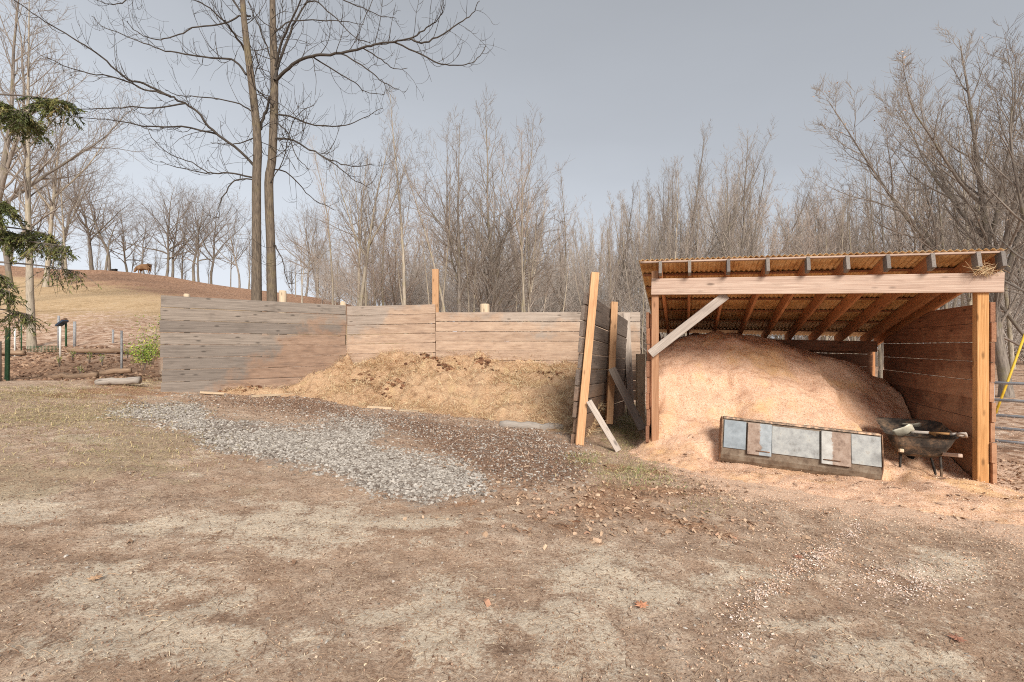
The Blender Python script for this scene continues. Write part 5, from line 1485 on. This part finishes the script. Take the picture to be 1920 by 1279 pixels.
# conifer reaching in from the left -----------------------------------
con = thing('conifer_tree', 'dark green conifer whose drooping boughs reach in at the left edge', 'tree', (-10.6, 8.9, -.75))
CL = np.array(con.location)
b = MB(); b.tube([(-10.6, 8.9, -1.0), (-10.6, 8.9, 3), (-10.55, 8.9, 7), (-10.5, 8.9, 13)], [.26, .22, .15, .02], 10)
o = b.build('trunk', M['bark_brown'], con, loc=tuple(CL)); o.location = (0, 0, 0)
rs = np.random.RandomState(5)
def bough(tip, start_z, n=420, spread=.46, droop=.15, dens=1.0):
    tip = np.array(tip); st = np.array([-10.6, 8.9, start_z])
    mid = st * .45 + tip * .55 + np.array([0, 0, droop])
    b = MB(); ts = np.linspace(0, 1, 12)
    P = np.array([(1 - t) ** 2 * st + 2 * t * (1 - t) * mid + t * t * tip for t in ts])
    b.tube(P, np.linspace(.03, .005, 12), 5)
    N = int(n * 1.05); V = []; rn = []
    # side sprays hang off the limb, needles along each spray
    ns = 38
    for k in range(ns):
        t = .74 + .26 * (k + rs.rand()) / ns
        c0 = (1 - t) ** 2 * st + 2 * t * (1 - t) * mid + t * t * tip
        Ls = spread * (1.9 - 1.2 * t) * (.5 + rs.rand())
        d = np.array([rs.normal(0, .8), rs.normal(0, .8), -.75 - rs.rand() * .5]); d /= np.linalg.norm(d)
        b.tube([c0, c0 + d * Ls * .5, c0 + d * Ls + np.array([0, 0, -.05])], [.005, .004, .002], 3)
        m = max(8, N // ns)
        tt = rs.rand(m) ** .8
        base = c0 + d * (Ls * tt)[:, None] + rs.normal(0, .012, (m, 3))
        nd = rs.normal(0, 1, (m, 3)) * .7 + d * .9 + np.array([0, 0, -.35]); nd /= np.linalg.norm(nd, axis=1)[:, None]
        sd = np.cross(nd, rs.normal(0, 1, (m, 3))); sd /= np.linalg.norm(sd, axis=1)[:, None]
        ln = rs.uniform(.035, .085, m)[:, None]; w = rs.uniform(.006, .013, m)[:, None]
        V.append(np.stack([base - sd * w, base + sd * w, base + nd * ln + sd * w * .4, base + nd * ln - sd * w * .4], 1).reshape(-1, 3))
        shade = np.clip(rs.normal(.45, .25), 0, 1); rn.append(np.repeat(np.clip(shade + rs.normal(0, .12, m), 0, 1), 4))
    o = b.build('bough', M['twig_dark'], con, loc=tuple(CL)); o.location = (0, 0, 0)
    V = np.concatenate(V) - CL
    fast_mesh('needles', V, np.arange(len(V)).reshape(-1, 4), M['needles'], np.concatenate(rn), o)
for (px, py, d, sz, n) in ((130, 205, 8.9, 5.6, 1500), (55, 225, 8.6, 5.2, 1500), (20, 212, 9.0, 5.4, 1200), (75, 250, 9.2, 5.0, 700), (15, 395, 8.6, 3.6, 1700), (40, 455, 9.0, 3.2, 1900), (100, 455, 9.2, 3.1, 1200), (132, 478, 9.0, 2.9, 600),
                           (60, 605, 9.0, 1.4, 500), (18, 560, 8.7, 1.8, 700), (4, 530, 9.1, 2.0, 900), (150, 524, 9.4, 2.2, 300)):
    w_ = PW(px, py - 14, d); bough(w_, w_.z + .12, n)

# ------------------------------------------------------------------ cattle on the hill
def cow(px, py, d, label, mat, head_down=True, flip=1, lying=False, size=.8):
    b0_ = PW(px, py, d); x = b0_.x; z0 = float(ground_z(x, d))
    root = thing('cow', label, 'cow', (x, d, z0)); root.scale = (size,) * 3
    k = -flip
    # (x forward, z, y) joints
    vs = [(-.75, 1.05, 0), (-.3, 1.1, 0), (.25, 1.08, 0), (.7, 1.1, 0), (1.0, .95, 0), (1.3, .62, 0), (1.52, .3, 0)] if head_down else [(-.75, 1.05, 0), (-.3, 1.1, 0), (.25, 1.08, 0), (.7, 1.1, 0), (1.0, 1.2, 0), (1.2, 1.35, 0), (1.5, 1.2, 0)]
    rad = [.4, .5, .52, .46, .3, .2, .14]
    ed = [(i, i + 1) for i in range(6)]
    for (bx, bi, yy) in ((-.7, 0, .2), (-.74, 0, -.2), (.6, 3, .19), (.66, 3, -.19)):
        n = len(vs)
        if bi == 0: leg = [(bx, .75, yy), (bx - .1, .45, yy), (bx, .0, yy)]
        else: leg = [(bx, .7, yy), (bx + .03, .4, yy), (bx, .0, yy)]
        vs += leg; rad += [.17, .085, .07]; ed += [(bi, n), (n, n + 1), (n + 1, n + 2)]
    n = len(vs); vs += [(-1.02, .98, 0), (-1.08, .45, 0)]; rad += [.05, .04]; ed += [(0, n), (n, n + 1)]
    me = bpy.data.meshes.new('body'); me.from_pydata([(k * a, y, z - (.45 if lying else 0)) for (a, z, y) in vs], ed, [])
    o = bpy.data.objects.new('body', me); link(o, root); me.materials.append(mat)
    m_ = o.modifiers.new('skin', 'SKIN')
    for i, sv in enumerate(me.skin_vertices[0].data): sv.radius = (rad[i], rad[i]); sv.use_root = i == 1
    o.modifiers.new('sub', 'SUBSURF').levels = 1; o.modifiers['sub'].render_levels = 2
    hp = vs[5]; hb = MB()
    for s_ in (-1, 1): hb.tube([(k * hp[0], 0, hp[1] + .1 - (.45 if lying else 0)), (k * (hp[0] - .05), s_ * .22, hp[1] + .12 - (.45 if lying else 0))], [.05, .03], 6)
    q_ = hb.build('ears', mat, root)
    return root
M['cow_brown'] = simple('brown_hide', [(.3, c(110, 80, 56)), (.7, c(148, 116, 86))], 2)
M['cow_black'] = simple('black_hide', [(.3, c(28, 25, 24)), (.7, c(52, 46, 42))], 2)
cow(270, 521, 59, 'tan-brown cow grazing on the hill crest', M['cow_brown'], True, 1)
cow(213, 513, 60.5, 'small black animal at the foot of a tree on the hill crest', M['cow_black'], True, 1, True, .42)
